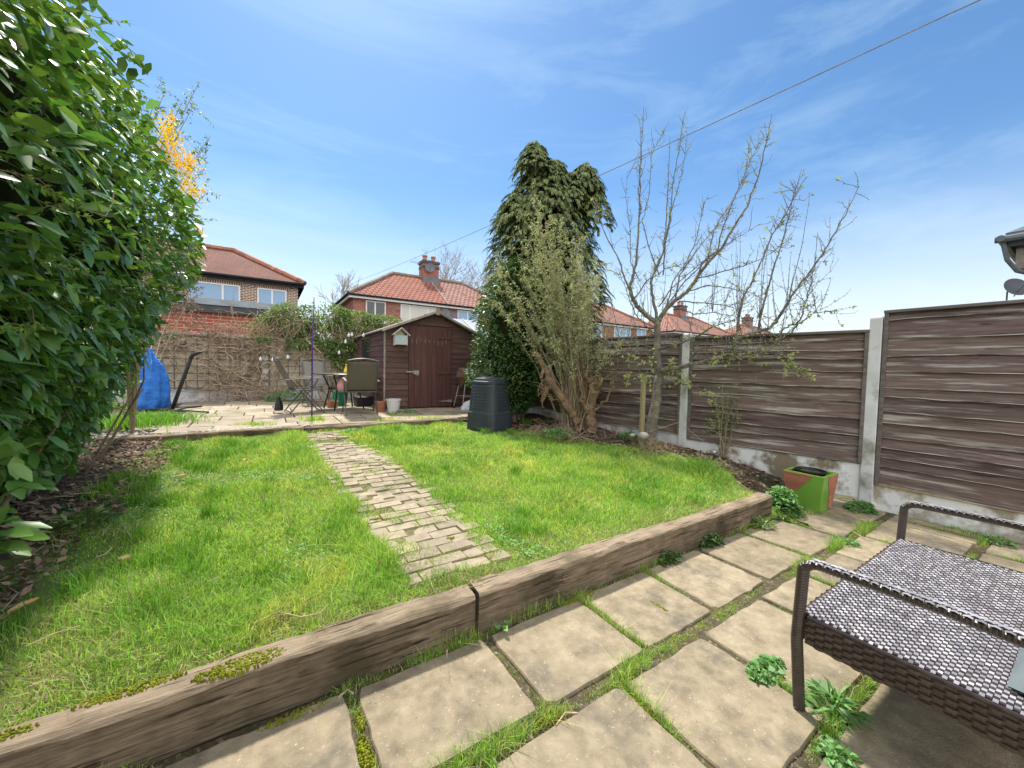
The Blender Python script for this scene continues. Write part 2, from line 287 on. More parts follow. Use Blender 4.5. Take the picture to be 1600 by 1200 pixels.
m_roofC = brickmat('haze paled brownish tile', (.40, .22, .18), (.35, .19, .155), (.11, .05, .04), bw=.30, rh=.31, ms=.042, c3=(.28, .12, .09))  # brown tile lightened so that distance haze sits in its colour
m_ridge = mk('ridge tile', (.27, .11, .075), (.42, .19, .12), (3, 3, 3), bump=.3, island=.3, rough=.9)
m_ridgeg = mk('grey ridge tile', (.20, .17, .14), (.30, .26, .21), (3, 3, 3), bump=.3, island=.2, rough=.9)
m_greyroof = mk('grey roof sheet', (.11, .13, .145), (.17, .19, .205), (3, 3, 3), bump=.1, island=0, rough=.95, spec=.05)
m_fascia = mk('charcoal fascia', (.045, .05, .058), (.065, .07, .08), (3, 3, 3), bump=0, island=0, rough=.5)
m_render = mk('beige render', (.64, .56, .41), (.80, .73, .58), (3, 3, 3), bump=.3, island=.04, rough=.9, c3=(.26, .22, .15), c3s=3)
m_plaster = mk('white washed plaster', (.66, .68, .70), (.80, .81, .82), (3, 3, 3), bump=.3, island=.04, rough=.9, c3=(.33, .29, .22), c3s=2.5, c3t=.57)
m_trellis = mk('trellis lath', (.13, .10, .08), (.26, .21, .17), (10, 10, 10), bump=.3, island=.2, rough=.9)
m_vine = mk('vine bark', (.20, .13, .085), (.55, .43, .31), (16, 16, 16), bump=.4, island=.6, rough=.9)
m_dist = mk('far twig', (.28, .25, .22), (.40, .36, .32), (3, 3, 3), bump=0, island=.2, rough=.95)
m_bark = mk('apple bark', (.09, .075, .065), (.24, .20, .165), (18, 18, 18), bump=.6, bd=.006, island=.1, rough=.9, c3=(.26, .28, .17), c3s=9, c3t=.58)
m_twig = mk('apple twig', (.09, .075, .075), (.21, .18, .17), (18, 18, 18), bump=.2, island=.25, rough=.85)
m_stem = mk('shrub stem', (.24, .17, .11), (.46, .36, .25), (14, 14, 14), bump=.4, island=.25, rough=.9)
m_stump = mk('cut stump bark', (.12, .08, .05), (.34, .22, .13), (14, 14, 14), bump=.8, bd=.012, island=.15, rough=.9)
m_laurel = mk('laurel leaf', (.065, .155, .035), (.175, .32, .07), (3, 3, 3), bump=0, island=.5, hue=.025, rough=.36, trans=.24, spec=.6)
m_laurelcore = mk('dark foliage core', (.010, .016, .006), (.03, .032, .015), (9, 9, 9), bump=.5, island=0, rough=1, spec=.05)  # near-black core: shade deep inside the foliage put into colour
m_privet = mk('small pale leaf', (.13, .26, .03), (.24, .40, .06), (3, 3, 3), bump=0, island=.25, hue=.02, rough=.5, trans=.3)
m_bushleaf = mk('bush leaf', (.04, .10, .02), (.11, .21, .05), (3, 3, 3), bump=0, island=.45, hue=.015, rough=.38, trans=.12, spec=.5)
m_olive = mk('grey green leaf', (.27, .30, .16), (.47, .49, .29), (3, 3, 3), bump=0, island=.35, hue=.02, rough=.6, trans=.25)
m_conifer = mk('conifer spray', (.10, .14, .055), (.24, .28, .12), (1.6, 1.6, 1.6), bump=0, island=.4, hue=.02, rough=.9, spec=.15, trans=.15)
m_climb = mk('climber leaf', (.11, .19, .05), (.27, .36, .13), (2, 2, 2), bump=0, island=.4, hue=.02, rough=.5, trans=.25)
m_yellow = mk('yellow blossom', (.92, .58, .01), (.98, .70, .03), (5, 5, 5), bump=0, island=.15, rough=.6, trans=.25)
m_bud = mk('opening bud leaf', (.30, .36, .12), (.48, .52, .22), (5, 5, 5), bump=0, island=.25, rough=.6, trans=.3)
m_grass = mk('grass blade', (.24, .42, .065), (.47, .62, .16), (1.6, 1.6, 1.6), bump=0, island=.5, hue=.035, rough=.5, trans=.38, c3=(.54, .58, .16), c3s=1.7, c3t=.60, c3w=.08, spec=.3)
m_grass2 = mk('dark grass blade', (.11, .28, .03), (.24, .44, .06), (3, 3, 3), bump=0, island=.5, hue=.02, rough=.5, trans=.3)
m_straw = mk('dry grass', (.36, .29, .16), (.55, .46, .28), (9, 9, 9), bump=0, island=.3, rough=.8, trans=.2)
m_moss = mk('moss', (.17, .20, .01), (.36, .38, .02), (20, 20, 20), bump=1, bd=.01, bs=4, island=.2, rough=.95)
m_weed = mk('weed leaf', (.12, .28, .08), (.25, .44, .16), (6, 6, 6), bump=0, island=.35, rough=.5, trans=.25)
m_litter = mk('leaf litter', (.14, .085, .05), (.36, .26, .17), (6, 6, 6), bump=0, island=.5, hue=.02, rough=.9)
m_wick = mk('dark rattan', (.040, .028, .024), (.075, .055, .048), (25, 25, 25), bump=.2, bd=.001, island=.35, rough=.33, spec=.6)
m_wickl = mk('glinting rattan', (.22, .21, .225), (.46, .45, .47), (9, 9, 9), bump=.2, bd=.001, island=.42, rough=.28, spec=.7)  # pale tone puts the sky's gloss on the strands into colour
m_green = mk('green glaze', (.16, .34, .045), (.20, .40, .06), (4, 4, 4), bump=.1, island=0, rough=.28, spec=.6)
m_terra = mk('terracotta', (.36, .13, .075), (.50, .22, .14), (9, 9, 9), bump=.3, island=.1, rough=.85)
m_tabletop = mk('brown glass top', (.05, .045, .04), (.08, .07, .065), (5, 5, 5), bump=0, island=0, rough=.3, spec=.4)
m_plasticblk = mk('charcoal plastic', (.032, .040, .050), (.050, .060, .072), (4, 4, 4), bump=.05, island=0, rough=.5)
m_tarp = mk('blue tarpaulin', (.005, .13, .66), (.05, .30, .85), (5, 5, 9), bump=.9, bd=.05, bs=1, island=0, rough=.32, spec=.5)
m_purple = mk('purple metal', (.08, .03, .18), (.13, .05, .27), (6, 6, 6), bump=0, island=0, rough=.4, metal=.3)
m_stake = mk('stake wood', (.26, .20, .10), (.40, .33, .18), (25, 25, 2), bump=.5, bd=.004, island=0, rough=.9)
m_stone = mk('stone', (.30, .27, .23), (.58, .54, .48), (12, 12, 12), bump=.5, island=.4, rough=.9)
m_birdwood = mk('bleached cream paint', (.48, .44, .33), (.66, .62, .50), (16, 16, 16), bump=.3, island=.1, rough=.8)
m_birdblue = mk('pale blue paint', (.42, .52, .55), (.58, .66, .68), (16, 16, 16), bump=.3, island=0, rough=.8)
m_yell = mk('yellow plastic', (.75, .60, .03), (.82, .68, .06), (4, 4, 4), bump=0, island=0, rough=.4)
m_pink = mk('pink cloth', (.70, .28, .28), (.85, .42, .42), (14, 14, 14), bump=.4, island=0, rough=.8)
m_basket = mk('green basket plastic', (.02, .22, .12), (.04, .33, .19), (20, 20, 20), bump=0, island=0, rough=.4)
m_bbq = mk('weathered grill lid', (.16, .15, .15), (.30, .28, .27), (6, 6, 6), bump=.2, island=0, rough=.45, metal=.3, c3=(.28, .12, .06), c3s=5, c3t=.58)
m_rust = mk('rusty grill drum', (.03, .022, .02), (.15, .06, .035), (6, 6, 6), bump=.3, island=0, rough=.8)
m_galv = mk('galvanised metal', (.35, .35, .34), (.52, .52, .50), (10, 10, 10), bump=.1, island=0, rough=.45, metal=.5)
m_bag = mk('white plastic bag', (.70, .72, .76), (.82, .84, .87), (9, 9, 9), bump=.5, bd=.02, island=0, rough=.35, trans=.15)
m_cush = mk('grey teal cushion', (.12, .15, .16), (.17, .20, .21), (6, 6, 6), bump=.2, island=0, rough=.8)
m_dish = mk('grey dish', (.11, .12, .14), (.17, .18, .20), (3, 3, 3), bump=0, island=0, rough=.5)
m_bulb = mk('frosted bulb', (.70, .72, .74), (.80, .82, .84), (9, 9, 9), bump=0, island=0, rough=.15, spec=.7)
m_orleaf = mk('orange leaf', (.62, .30, .12), (.78, .58, .25), (30, 8, 8), bump=0, island=0, rough=.6, trans=.15)
m_tanleaf = mk('tan leaf', (.40, .24, .14), (.62, .42, .28), (20, 20, 20), bump=0, island=.2, rough=.8, trans=.1)
m_poly = mk('cloudy polycarbonate', (.24, .27, .28), (.40, .43, .45), (6, 1, 1), bump=0, island=0, rough=.5, spec=.3)
# ------------------------------------------------------------------ ground forms
_lat = rng.random((256, 256))
def vn(x, y, s=1.0):
    x = np.asarray(x, float)*s+31.7; y = np.asarray(y, float)*s+17.3
    xi = np.floor(x).astype(int); yi = np.floor(y).astype(int); fx = x-xi; fy = y-yi; fx = fx*fx*(3-2*fx); fy = fy*fy*(3-2*fy)
    g = lambda i, j: _lat[i % 256, j % 256]
    return (g(xi, yi)*(1-fx)+g(xi+1, yi)*fx)*(1-fy)+(g(xi, yi+1)*(1-fx)+g(xi+1, yi+1)*fx)*fy
def fbm(x, y, s=1.0): return (vn(x, y, s)+.5*vn(x, y, s*2.1)+.25*vn(x, y, s*4.3))/1.75
def sstep(x, a, b): t = np.clip((np.asarray(x, float)-a)/(b-a), 0, 1); return t*t*(3-2*t)
def gz(a, b):
    a = np.asarray(a, float); b = np.asarray(b, float)
    z = .178+(b-.15)*.036
    z = z+.09*sstep(a, 3.0, 3.5)*sstep(b, .4, 1.4)+.05*sstep(-a, 1.9, 2.6)
    z = z+(fbm(a, b, 1.1)-.5)*.05*sstep(b, .15, .6)+(fbm(a, b, 5)-.5)*.02*sstep(b, .12, .3)
    corner = sstep(a, 3.12, 3.2); z = z*(1-corner)+z*sstep(b, -.12, .75)*corner
    z = np.where((a < 3.12) & (b < .1), -.08, z); z = z-.06*(1-sstep(b, -.2, -.02))
    return z
g = MB(); g.grid(1, 1, lambda u, v: (-300+600*u, -300+600*v, -.10)); struct(g.build('ground', m_ground))
ys = np.concatenate([[-.3, -.2, -.1, -.02, .05, .095, .105], np.linspace(.14, 4.64, 110)]); xs = np.linspace(-4.6, 4.4, 190)
XX, YY = np.meshgrid(xs, ys); V = np.stack([XX, YY, gz(XX, YY)], -1).reshape(-1, 3); nx = len(xs)
F = np.array([(j*nx+i, j*nx+i+1, (j+1)*nx+i+1, (j+1)*nx+i) for j in range(len(ys)-1) for i in range(nx-1)])
struct(mesh_np('lawn', V, F, m_lawnbase, smooth=True))
def soilz(a, b): return gz(a, b)+.018+(fbm(a, b, 9)-.5)*.05
def soil_strip(nm, x0f, x1f, y0, y1, n=120, m=14):
    mb = MB(); mb.grid(m, n, lambda u, v: (lambda y: (lambda x: (x, y, float(soilz(x, y))-.03*(abs(u-.5)*2)**6))(x0f(y)+(x1f(y)-x0f(y))*u))(y0+(y1-y0)*v))
    o = mb.build(nm, m_soil, smooth=True); return struct(o)
LB = lambda b: -1.92+.20*(float(fbm(b, 3.3, .9))-.5)*2
def RB(b):
    return float(np.interp(b, [-.1, .15, .6, 1.4, 2.3, 3.4, 4.6], [3.15, 3.2, 3.5, 3.45, 3.05, 2.9, 2.0]))
soil_strip('soil_bed', lambda y: -4.5, LB, .14, 4.62)
soil_strip('soil_bed', RB, lambda y: 4.36, -.28, 4.62)
# near patio
mb = MB(); mb.grid(60, 40, lambda u, v: (-4+9*u, -4+4.1*v, -.014+.016*(float(fbm(u*9, v*4, 6))-.5))); struct(mb.build('patio_bed', m_jointbed, smooth=True))
def slab(mb, x0, x1, y0, y1, z=0, th=.045, j=.008, rr=.03, tilt=.004):
    P = []; cx, cy = (x0+x1)/2, (y0+y1)/2; hx, hy = (x1-x0)/2, (y1-y0)/2
    tx, ty = random.uniform(-tilt, tilt), random.uniform(-tilt, tilt); rot = random.uniform(-.012, .012)
    n = 9
    for (sx, sy, dx, dy) in ((-1, -1, 1, 0), (1, -1, 0, 1), (1, 1, -1, 0), (-1, 1, 0, -1)):
        r = rr*random.uniform(.25, 1.1)
        for k in range(n):
            f = k/n; L = hx*2 if dx else hy*2
            px = sx*hx+dx*L*f; py = sy*hy+dy*L*f
            if k == 0: px -= sx*r*.42; py -= sy*r*.42
            if k == 1: 
                px = sx*hx+dx*r; py = sy*hy+dy*r
            if k == n-1:
                px = sx*hx+dx*(L-r); py = sy*hy+dy*(L-r)
            px += random.gauss(0, j*.4); py += random.gauss(0, j*.4)
            P.append((px, py))
    Q = [(cx+x*math.cos(rot)-y*math.sin(rot), cy+x*math.sin(rot)+y*math.cos(rot)) for x, y in P]
    nn = len(Q); ins = [(cx+(x-cx)*.985, cy+(y-cy)*.985) for x, y in Q]
    zz = lambda x, y: z+tx*(x-cx)*4+ty*(y-cy)*4
    mb.add([(x, y, z-th) for x, y in Q]+[(x, y, zz(x, y)-.008) for x, y in Q]+[(x, y, zz(x, y)) for x, y in ins],
           [(i, (i+1) % nn, nn+(i+1) % nn, nn+i) for i in range(nn)]+[(nn+i, nn+(i+1) % nn, 2*nn+(i+1) % nn, 2*nn+i) for i in range(nn)]+[tuple(range(2*nn, 3*nn))])
ROWS = [(-.035, -.525, [-3.15, -2.5, -1.88, -1.24, -.61, .035, .655, 1.245, 1.86, 2.49, 3.13, 3.78, 4.3]),
        (-.595, -1.13, [-2.8, -2.15, -1.5, -.88, -.26, .385, .985, 1.60, 2.17, 2.75, 3.35, 3.95, 4.3]),
        (-1.19, -1.70, [-3.1, -2.5, -1.8, -1.2, -.6, .05, .80, 1.42, 2.03, 2.62, 3.2, 3.8, 4.3]),
        (-1.76, -2.28, [-2.8, -2.2, -1.5, -.9, -.3, .3, .95, 1.55, 2.2, 2.8, 3.4, 4.0, 4.3]),
        (-2.34, -2.86, [-3.1, -2.5, -1.8, -1.2, -.6, .05, .7, 1.3, 1.95, 2.6, 3.2, 3.8, 4.3])]
JH = []
mb = MB()
for y1, y0, js in ROWS:
    for i in range(len(js)-1):
        gp = random.uniform(.010, .030)
        if js[i+1]-js[i] > .2: slab(mb, js[i]+gp, js[i+1]-gp, y0+random.uniform(-.008, .008), y1+random.uniform(-.012, .004), 0)
struct(mb.build('patio', m_slab))
# brick path
mb = MB(); pathpts = []
k = 0; b = .255
while b < 4.5:
    off = -.62+(0.106 if k % 2 else 0)+random.uniform(-.012, .012)
    wl, wr = float(np.interp(b, [.2, 2.4, 4.4], [-.31, -.41, -.49])), float(np.interp(b, [.2, 2.2, 3.0, 3.7, 4.4], [.30, .36, .26, .10, .04]))
    for i in range(6):
        x0 = off+i*.212; x1 = x0+.2
        if x1 < wl+.07 or x0 > wr-.05: continue
        x0 = max(x0, wl-.02); x1 = min(x1, wr+.06)
        if 3.72 < b < 3.98: continue
        if random.random() < .04 and b > .5: continue
        if (abs(b-1.25) < .08 and x0 < -.2): continue
        z = float(gz((x0+x1)/2, b+.05))+.012+random.uniform(-.003, .004)
        gw = -.002
        slab(mb, x0+gw, x1-gw, b+.002, b+.102, z, .05, .0015, .005, .01)
    b += .108+random.uniform(-.002, .002); k += 1
struct(mb.build('brick_path', m_brickpath))
mb = MB(); mb.grid(14, 120, lambda u, v: (lambda x, y: (x, y, float(gz(x, y))+.004-.03*(abs(u-.5)*2)**8))((-.46-.12*v)+(.84-.3*max(0, v-.5)/.5)*u, .22+4.3*v)); struct(mb.build('path_bed', m_pathbed, smooth=True))
# far patio
mb = MB(); mb.grid(40, 40, lambda u, v: (-4.6+9*u, 4.66+6.2*v, .385+.03*(float(fbm(u*9, v*6, 5))-.5))); struct(mb.build('far_patio_bed', m_soil, smooth=True))
mb = MB(); yy = 4.80; k = 0
while yy < 9.5:
    d = .6 if k % 3 else .45; x = -2.15-(.3 if k % 2 else 0)
    while x < 3.3:
        w = random.choice((.6, .6, .75, .45))
        slab(mb, x+.009, min(x+w, 3.45)-.009, yy+.009, yy+d-.009, .42+random.uniform(-.003, .004), .04, .004, .012, .003); x += w
    yy += d; k += 1
struct(mb.build('far_patio', m_slab2))
# ------------------------------------------------------------------ sleepers
def sleeper(x0, x1, y0, y1, z0, z1, label, group, seed):
    prof = []
    hw, hh = (y1-y0)/2, (z1-z0)/2; cy, cz = (y0+y1)/2, (z0+z1)/2; r = .018
    for (sy, sz) in ((-1, -1), (-1, 1), (1, 1), (1, -1)):
        ord_ = {(-1, -1): [(r, 0), (0, r)], (-1, 1): [(0, -r), (r*.4, -r*.4), (r, 0)], (1, 1): [(-r, 0), (-r*.4, -r*.4), (0, -r)], (1, -1): [(0, r), (-r, 0)]}[(sy, sz)]
        for dy, dz in ord_: prof.append((sy*hw+dy, sz*hh+dz))
    n = len(prof); m = max(20, int((x1-x0)/.035)); vs = []
    for i in range(m+1):
        x = x0+(x1-x0)*i/m
        for kk, (py, pz) in enumerate(prof):
            e = (float(fbm(x, kk*3.1+seed, 5))-.5)*.016+(float(vn(x, kk*1.7+seed, 23))-.5)*.006
            w = (float(vn(x, seed, 1.3))-.5)*.02
            s_ = 1 if pz > 0 else .3
            vs.append((x+(random.uniform(-.004, .004) if i in (0, m) else 0), cy+py+(e if abs(py) > hw*.6 else 0)*s_+w*.4, cz+pz+(e*1.1+w)*s_))
    fs = [(i*n+k_, i*n+(k_+1) % n, (i+1)*n+(k_+1) % n, (i+1)*n+k_) for i in range(m) for k_ in range(n)]+[tuple(range(n))[::-1], tuple(m*n+k_ for k_ in range(n))]
    o = MB().add(vs, [f[::-1] for f in fs]).build('timber_sleeper', m_sleeper)
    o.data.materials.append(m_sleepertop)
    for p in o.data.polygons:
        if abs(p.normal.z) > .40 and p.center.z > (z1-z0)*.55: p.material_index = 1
    return tag(o, label, 'sleeper', group)
gN = 'weathered timber sleepers edging the near side of the lawn'; gF = 'pale edging sleepers along the far patio'
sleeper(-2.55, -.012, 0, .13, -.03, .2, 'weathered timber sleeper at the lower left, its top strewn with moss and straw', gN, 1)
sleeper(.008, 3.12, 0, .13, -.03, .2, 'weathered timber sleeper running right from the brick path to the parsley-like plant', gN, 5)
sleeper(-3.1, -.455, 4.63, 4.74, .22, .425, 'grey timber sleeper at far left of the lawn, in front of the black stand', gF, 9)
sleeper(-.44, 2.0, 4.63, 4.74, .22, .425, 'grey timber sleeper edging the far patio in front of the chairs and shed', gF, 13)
# ------------------------------------------------------------------ grass
def tdist(P): return (P[:, 0]-CAM[0])*math.sin(YAW)+(P[:, 1]-CAM[1])*math.cos(YAW)
def visible(P, m=80):
    d = P-CAM; z = d@FW; u = 800+FPX*(d@RT)/z; v = 600-FPX*(d@UP)/z
    return (z > .2) & (u > -m) & (u < 1600+m) & (v < 1200+m)
def sample(x0, x1, y0, y1, n): return rng.uniform(x0, x1, n), rng.uniform(y0, y1, n)
n = 2600000
X, Y = sample(-2.7, 3.7, .10, 4.63, n)
keep = np.ones(n, bool)
T = np.maximum((X-CAM[0])*math.sin(YAW)+(Y-CAM[1])*math.cos(YAW), .6)
pd = np.minimum(34000, 62000/T**1.35)/(n/(6.4*4.53))
keep &= rng.random(n) < pd
lb = -1.95+.5*(fbm(X, Y, 1.3)-.5); rb = np.interp(Y, [.1, .2, .6, 1.4, 2.3, 3.4, 3.7, 4.6], [3.1, 3.2, 3.52, 3.45, 3.05, 2.95, 1.9, 1.85])+.35*(fbm(X, Y, 2.2)-.5)
edge = np.clip(np.minimum((X-lb)/.7, (rb-X)/.12), 0, 1)
keep &= rng.random(n) < edge
pw = .32+.10*(fbm(X, Y, 5)-.5)*2
wv = .05*(fbm(X, Y, 5)-.5)*2
inpath = (X > np.interp(Y, [.2, 2.4, 4.4], [-.26, -.35, -.43])+wv) & (X < np.interp(Y, [.2, 2.2, 3.0, 3.7, 4.4], [.25, .29, .20, .06, .0])+wv) & (Y < 4.55) & (Y > .25+wv)
kp = fbm(X, Y, 6) > .56
keep &= ~inpath | (kp & (rng.random(n) < .28)) | ((Y > 3.72) & (Y < 3.98) & (rng.random(n) < .35)) | ((Y < .24) & (rng.random(n) < .5))
left = sstep(-X, .7, 1.9); bare = fbm(X+9, Y, 1.7)
keep &= ~((bare > .60+.0*left) & (left > .45) & (rng.random(n) < .75))
X, Y, T, inp = X[keep], Y[keep], T[keep], inpath[keep]; n = len(X)
cl = np.clip((fbm(X, Y, 2.6)-.42)*3.2, 0, 1); left = sstep(-X, .5, 1.9); near = 1-sstep(Y, .1, .55)
h = (.030+.052*cl)*rng.uniform(.5, 1.4, n)*(1-.40*left)
tuft = np.exp(-((X+.38)**2+(Y-.38)**2)/.035)+np.exp(-((X+1.0)**2+(Y-.32)**2)/.02)+np.exp(-((X+.75)**2+(Y-.55)**2)/.015)+.9*np.exp(-((X-3.25)**2+(Y-.75)**2)/.12)+.6*np.exp(-((X-2.6)**2+(Y-1.1)**2)/.3)
h = h*(1+1.1*np.clip(tuft, 0, 1.2)); h[inp] *= .5; h *= 1-.35*near*(tuft < .3)
w = .0026*(1+.30*T)
P = np.stack([X, Y, gz(X, Y)-.003], 1)
stw = rng.random(n) < (.07+.34*near*(tuft < .4)+.30*left*(fbm(X, Y, 2.1) > .50)+.10*(fbm(X+3, Y, 1.4) > .58))
dark = (~stw) & (rng.random(n) < np.clip(.08+.6*(fbm(X-4, Y+7, 2.4)-.47)*3+.5*np.clip(tuft, 0, 1), .05, .75))
norm = ~stw & ~dark
for nm, msk, mt, ln in (('grass', norm, m_grass, .75), ('dark_grass', dark, m_grass2, .75), ('dry_grass', stw, m_straw, 1.3)):
    V, F = blade_arrays(P[msk], h[msk]*(.8 if nm == 'dry_grass' else 1), w[msk], ln)
    stuff(mesh_np(nm, V, F, mt))
print('lawn blades', n)
# longer tussocks, clover and broad-leaved bits that break up the turf
TX, TH = [], []
for k in range(170):
    x, y = random.uniform(-1.9, 3.2), random.uniform(.25, 4.5) ** 1.0
    if k < 60: x, y = random.uniform(-2.1, -1.2), random.uniform(.5, 4.4)
    if -.5 < x < .45 and random.random() < .85: continue
    m_ = random.randint(40, 130); r_ = random.uniform(.02, .07); TX.append(np.stack([x+rng.normal(0, r_, m_), y+rng.normal(0, r_, m_)], 1)); TH.append(rng.uniform(.5, 1.2, m_)*random.uniform(.06, .12))
TX = np.concatenate(TX); TH = np.concatenate(TH); TD = np.maximum((TX[:, 0]-CAM[0])*math.sin(YAW)+(TX[:, 1]-CAM[1])*math.cos(YAW), .6); ok = (TX[:, 1] > .13) & (TX[:, 0] < 3.35); TX, TH, TD = TX[ok], TH[ok], TD[ok]
V, F = blade_arrays(np.column_stack([TX, gz(TX[:, 0], TX[:, 1])]), TH, .0026*(1+.3*TD), .7); stuff(mesh_np('grass_tufts', V, F, m_grass2))
cx_, cy_ = sample(-2.2, 3.2, .2, 4.4, 60000); ok = (fbm(cx_+5, cy_, 1.9) > .60+.08*rng.random(60000)) & ((cx_ < -.45) | (cx_ > .4)); cx_, cy_ = cx_[ok], cy_[ok]; m_ = len(cx_)
V, F = leaf_arrays(np.stack([cx_, cy_, gz(cx_, cy_)+rng.uniform(.008, .03, m_)], 1), rdir(m_)*[1, 1, .3], rng.normal(0, .3, (m_, 3))+[0, 0, 1], rng.uniform(.012, .022, m_), rng.uniform(.010, .016, m_), full=False, droop=.1); stuff(mesh_np('clover', V, F, m_weed))
cx_, cy_ = sample(-2.2, 3.4, .14, 4.4, 9000); ok = (fbm(cx_, cy_+3, 1.3) > .5) & ((cx_ < -.45) | (cx_ > .4)); cx_, cy_ = cx_[ok], cy_[ok]; m_ = len(cx_)
V, F = leaf_arrays(np.stack([cx_, cy_, gz(cx_, cy_)+rng.uniform(.006, .03, m_)], 1), rdir(m_)*[1, 1, .25], rng.normal(0, .4, (m_, 3))+[0, 0, 1], rng.uniform(.015, .05, m_), rng.uniform(.002, .006, m_), full=False, droop=.0); stuff(mesh_np('dead_thatch', V, F, m_litter))
# grass and moss in the patio joints
pts = []; hs_ = []
def jline(x0, y0, x1, y1, wd, dens, hh):
    L = math.hypot(x1-x0, y1-y0); k = int(L*wd*dens*2)
    u = rng.random(k); q = rng.normal(0, wd*.5, k)
    x = x0+(x1-x0)*u-(y1-y0)/L*q; y = y0+(y1-y0)*u+(x1-x0)/L*q
    nn = fbm(x*1.0, y*1.0, 3.2); ok = nn > .34+.16*rng.random(len(x))
    x, y, nn = x[ok], y[ok], nn[ok]
    pts.append(np.stack([x, y, np.full(len(x), -.016)], 1)); hs_.append(hh*rng.uniform(.4, 1.25, len(x))*(.5+1.8*np.clip(nn-.42, 0, .4)/.4))
for ri, (y1, y0, js) in enumerate(ROWS):
    for x in js: jline(x, y0, x, y1, .018, 30000, .040)
    ny = ROWS[ri+1][0] if ri+1 < len(ROWS) else y0-.07
    jline(-2.6, (y0+ny)/2, 4.2, (y0+ny)/2, .034 if ri == 0 else .024, 34000, .045)
jline(-2.4, -.02, 3.1, -.02, .018, 11000, .05); jline(-1.6, -.03, .1, -.03, .022, 14000, .075)
jline(3.1, .05, 3.9, -.35, .03, 7000, .05); jline(3.75, -.25, 4.1, -.6, .06, 9000, .07); jline(4.12, -1.2, 4.15, -.4, .03, 6000, .05)
P = np.concatenate(pts); h = np.concatenate(hs_); vis = visible(P, 60); P, h = P[vis], h[vis]
msk = rng.random(len(P)) < .2
dk = msk | (rng.random(len(P)) < .45); V, F = blade_arrays(P[~dk], h[~dk], np.full((~dk).sum(), .0026), .8); stuff(mesh_np('joint_grass', V, F, m_grass)); dk &= ~msk; V, F = blade_arrays(P[dk], h[dk], np.full(dk.sum(), .0026), .8); stuff(mesh_np('dark_joint_grass', V, F, m_grass2))
V, F = blade_arrays(P[msk], h[msk]*.9, np.full(msk.sum(), .0026), 1.0); stuff(mesh_np('joint_straw', V, F, m_straw))
print('joint blades', len(P))
# grit and scraps lying on the slabs
gx_, gy_ = sample(-1.6, 4.1, -1.9, -.02, 5200); ok = fbm(gx_, gy_, 2.2) > .42; gx_, gy_ = gx_[ok], gy_[ok]; m_ = len(gx_)
V, F = leaf_arrays(np.stack([gx_, gy_, np.full(m_, .0015)], 1), rdir(m_)*[1, 1, .05], rng.normal(0, .2, (m_, 3))+[0, 0, 1], rng.uniform(.002, .010, m_)*np.where(rng.random(m_) < .05, 2.6, 1), rng.uniform(.0012, .004, m_), full=False, droop=-.05); V[:, 2] = np.maximum(V[:, 2], .0012)
stuff(mesh_np('patio_grit', V, F, m_litter))
# moss pads
mb = MB()
def moss(x, y, lx, ly, z, hgt=.015, rot=0):
    for k in range(max(4, int(lx*ly*17000))):
        a = random.uniform(0, 6.28); r = math.sqrt(random.random()); px, py = r*math.cos(a)*lx/2, r*math.sin(a)*ly/2
        X_ = x+px*math.cos(rot)-py*math.sin(rot); Y_ = y+px*math.sin(rot)+py*math.cos(rot); s_ = random.uniform(.0035, .008)*(1.1-r*.4)
        mb.lathe([(s_, -.003), (s_*.95, hgt*.35), (s_*.6, hgt*random.uniform(.6, .9))], (X_, Y_, z), 6, rot=a)
for x, y, lx, ly in ((-.80, -.055, .26, .05), (.66, -.045, .24, .05), (-.615, -.36, .05, .2), (-.72, .03, 0, 0), (.02, -.565, .12, .05), (2.72, -.05, .16, .07), (1.0, -.33, .03, .12), (4.13, -.85, .05, .5), (.20, -.57, .0, .0), (-.6, -.2, .03, .1), (.38, -.7, .03, .2), (3.6, -.6, .1, .05)):
    if lx: moss(x, y, lx, ly, -.012, .02)
for x, y, lx, ly in ((-.98, .05, .30, .09), (-1.6, .07, .2, .05), (-1.3, .10, .3, .05)): moss(x, y, lx, ly, .195, .016)
for k in range(60):
    b_ = random.uniform(.3, 4.4); moss(random.choice((-.21, 0, .21, .1, -.1))+random.uniform(-.12, .12), b_, random.uniform(.02, .09), .022, float(gz(0, b_))+.006, .012)
stuff(mb.build('moss', m_moss))
# litter: dead leaves and twigs on the soil
def litter(nm, n, fx, label=None):
    x, y = fx(n); z = soilz(x, y)+.006
    P = np.stack([x, y, z], 1); D = rdir(len(x)); D[:, 2] *= .35; N = np.tile([0, 0, 1.], (len(x), 1))+rng.normal(0, .4, (len(x), 3))
    V, F = leaf_arrays(P, D, N, rng.uniform(.025, .075, len(x)), rng.uniform(.008, .035, len(x)), droop=-.05, fold=.4, full=False)
    stuff(mesh_np(nm, V, F, m_litter))
def lf(n): y = rng.uniform(.2, 4.6, n); return -2.75+.95*rng.random(n)**.8+.35*(fbm(y, y, 1.1)-.5), y
litter('leaf_litter', 3600, lf)
def rf(n): y = rng.uniform(.05, 4.5, n); return np.interp(y, [-.1, .15, .6, 1.4, 2.3, 3.4, 4.6], [3.15, 3.2, 3.5, 3.45, 3.0, 2.7, 2.2])+rng.random(n)**1.3*.9, y
litter('leaf_litter', 2800, rf)
mb = MB()
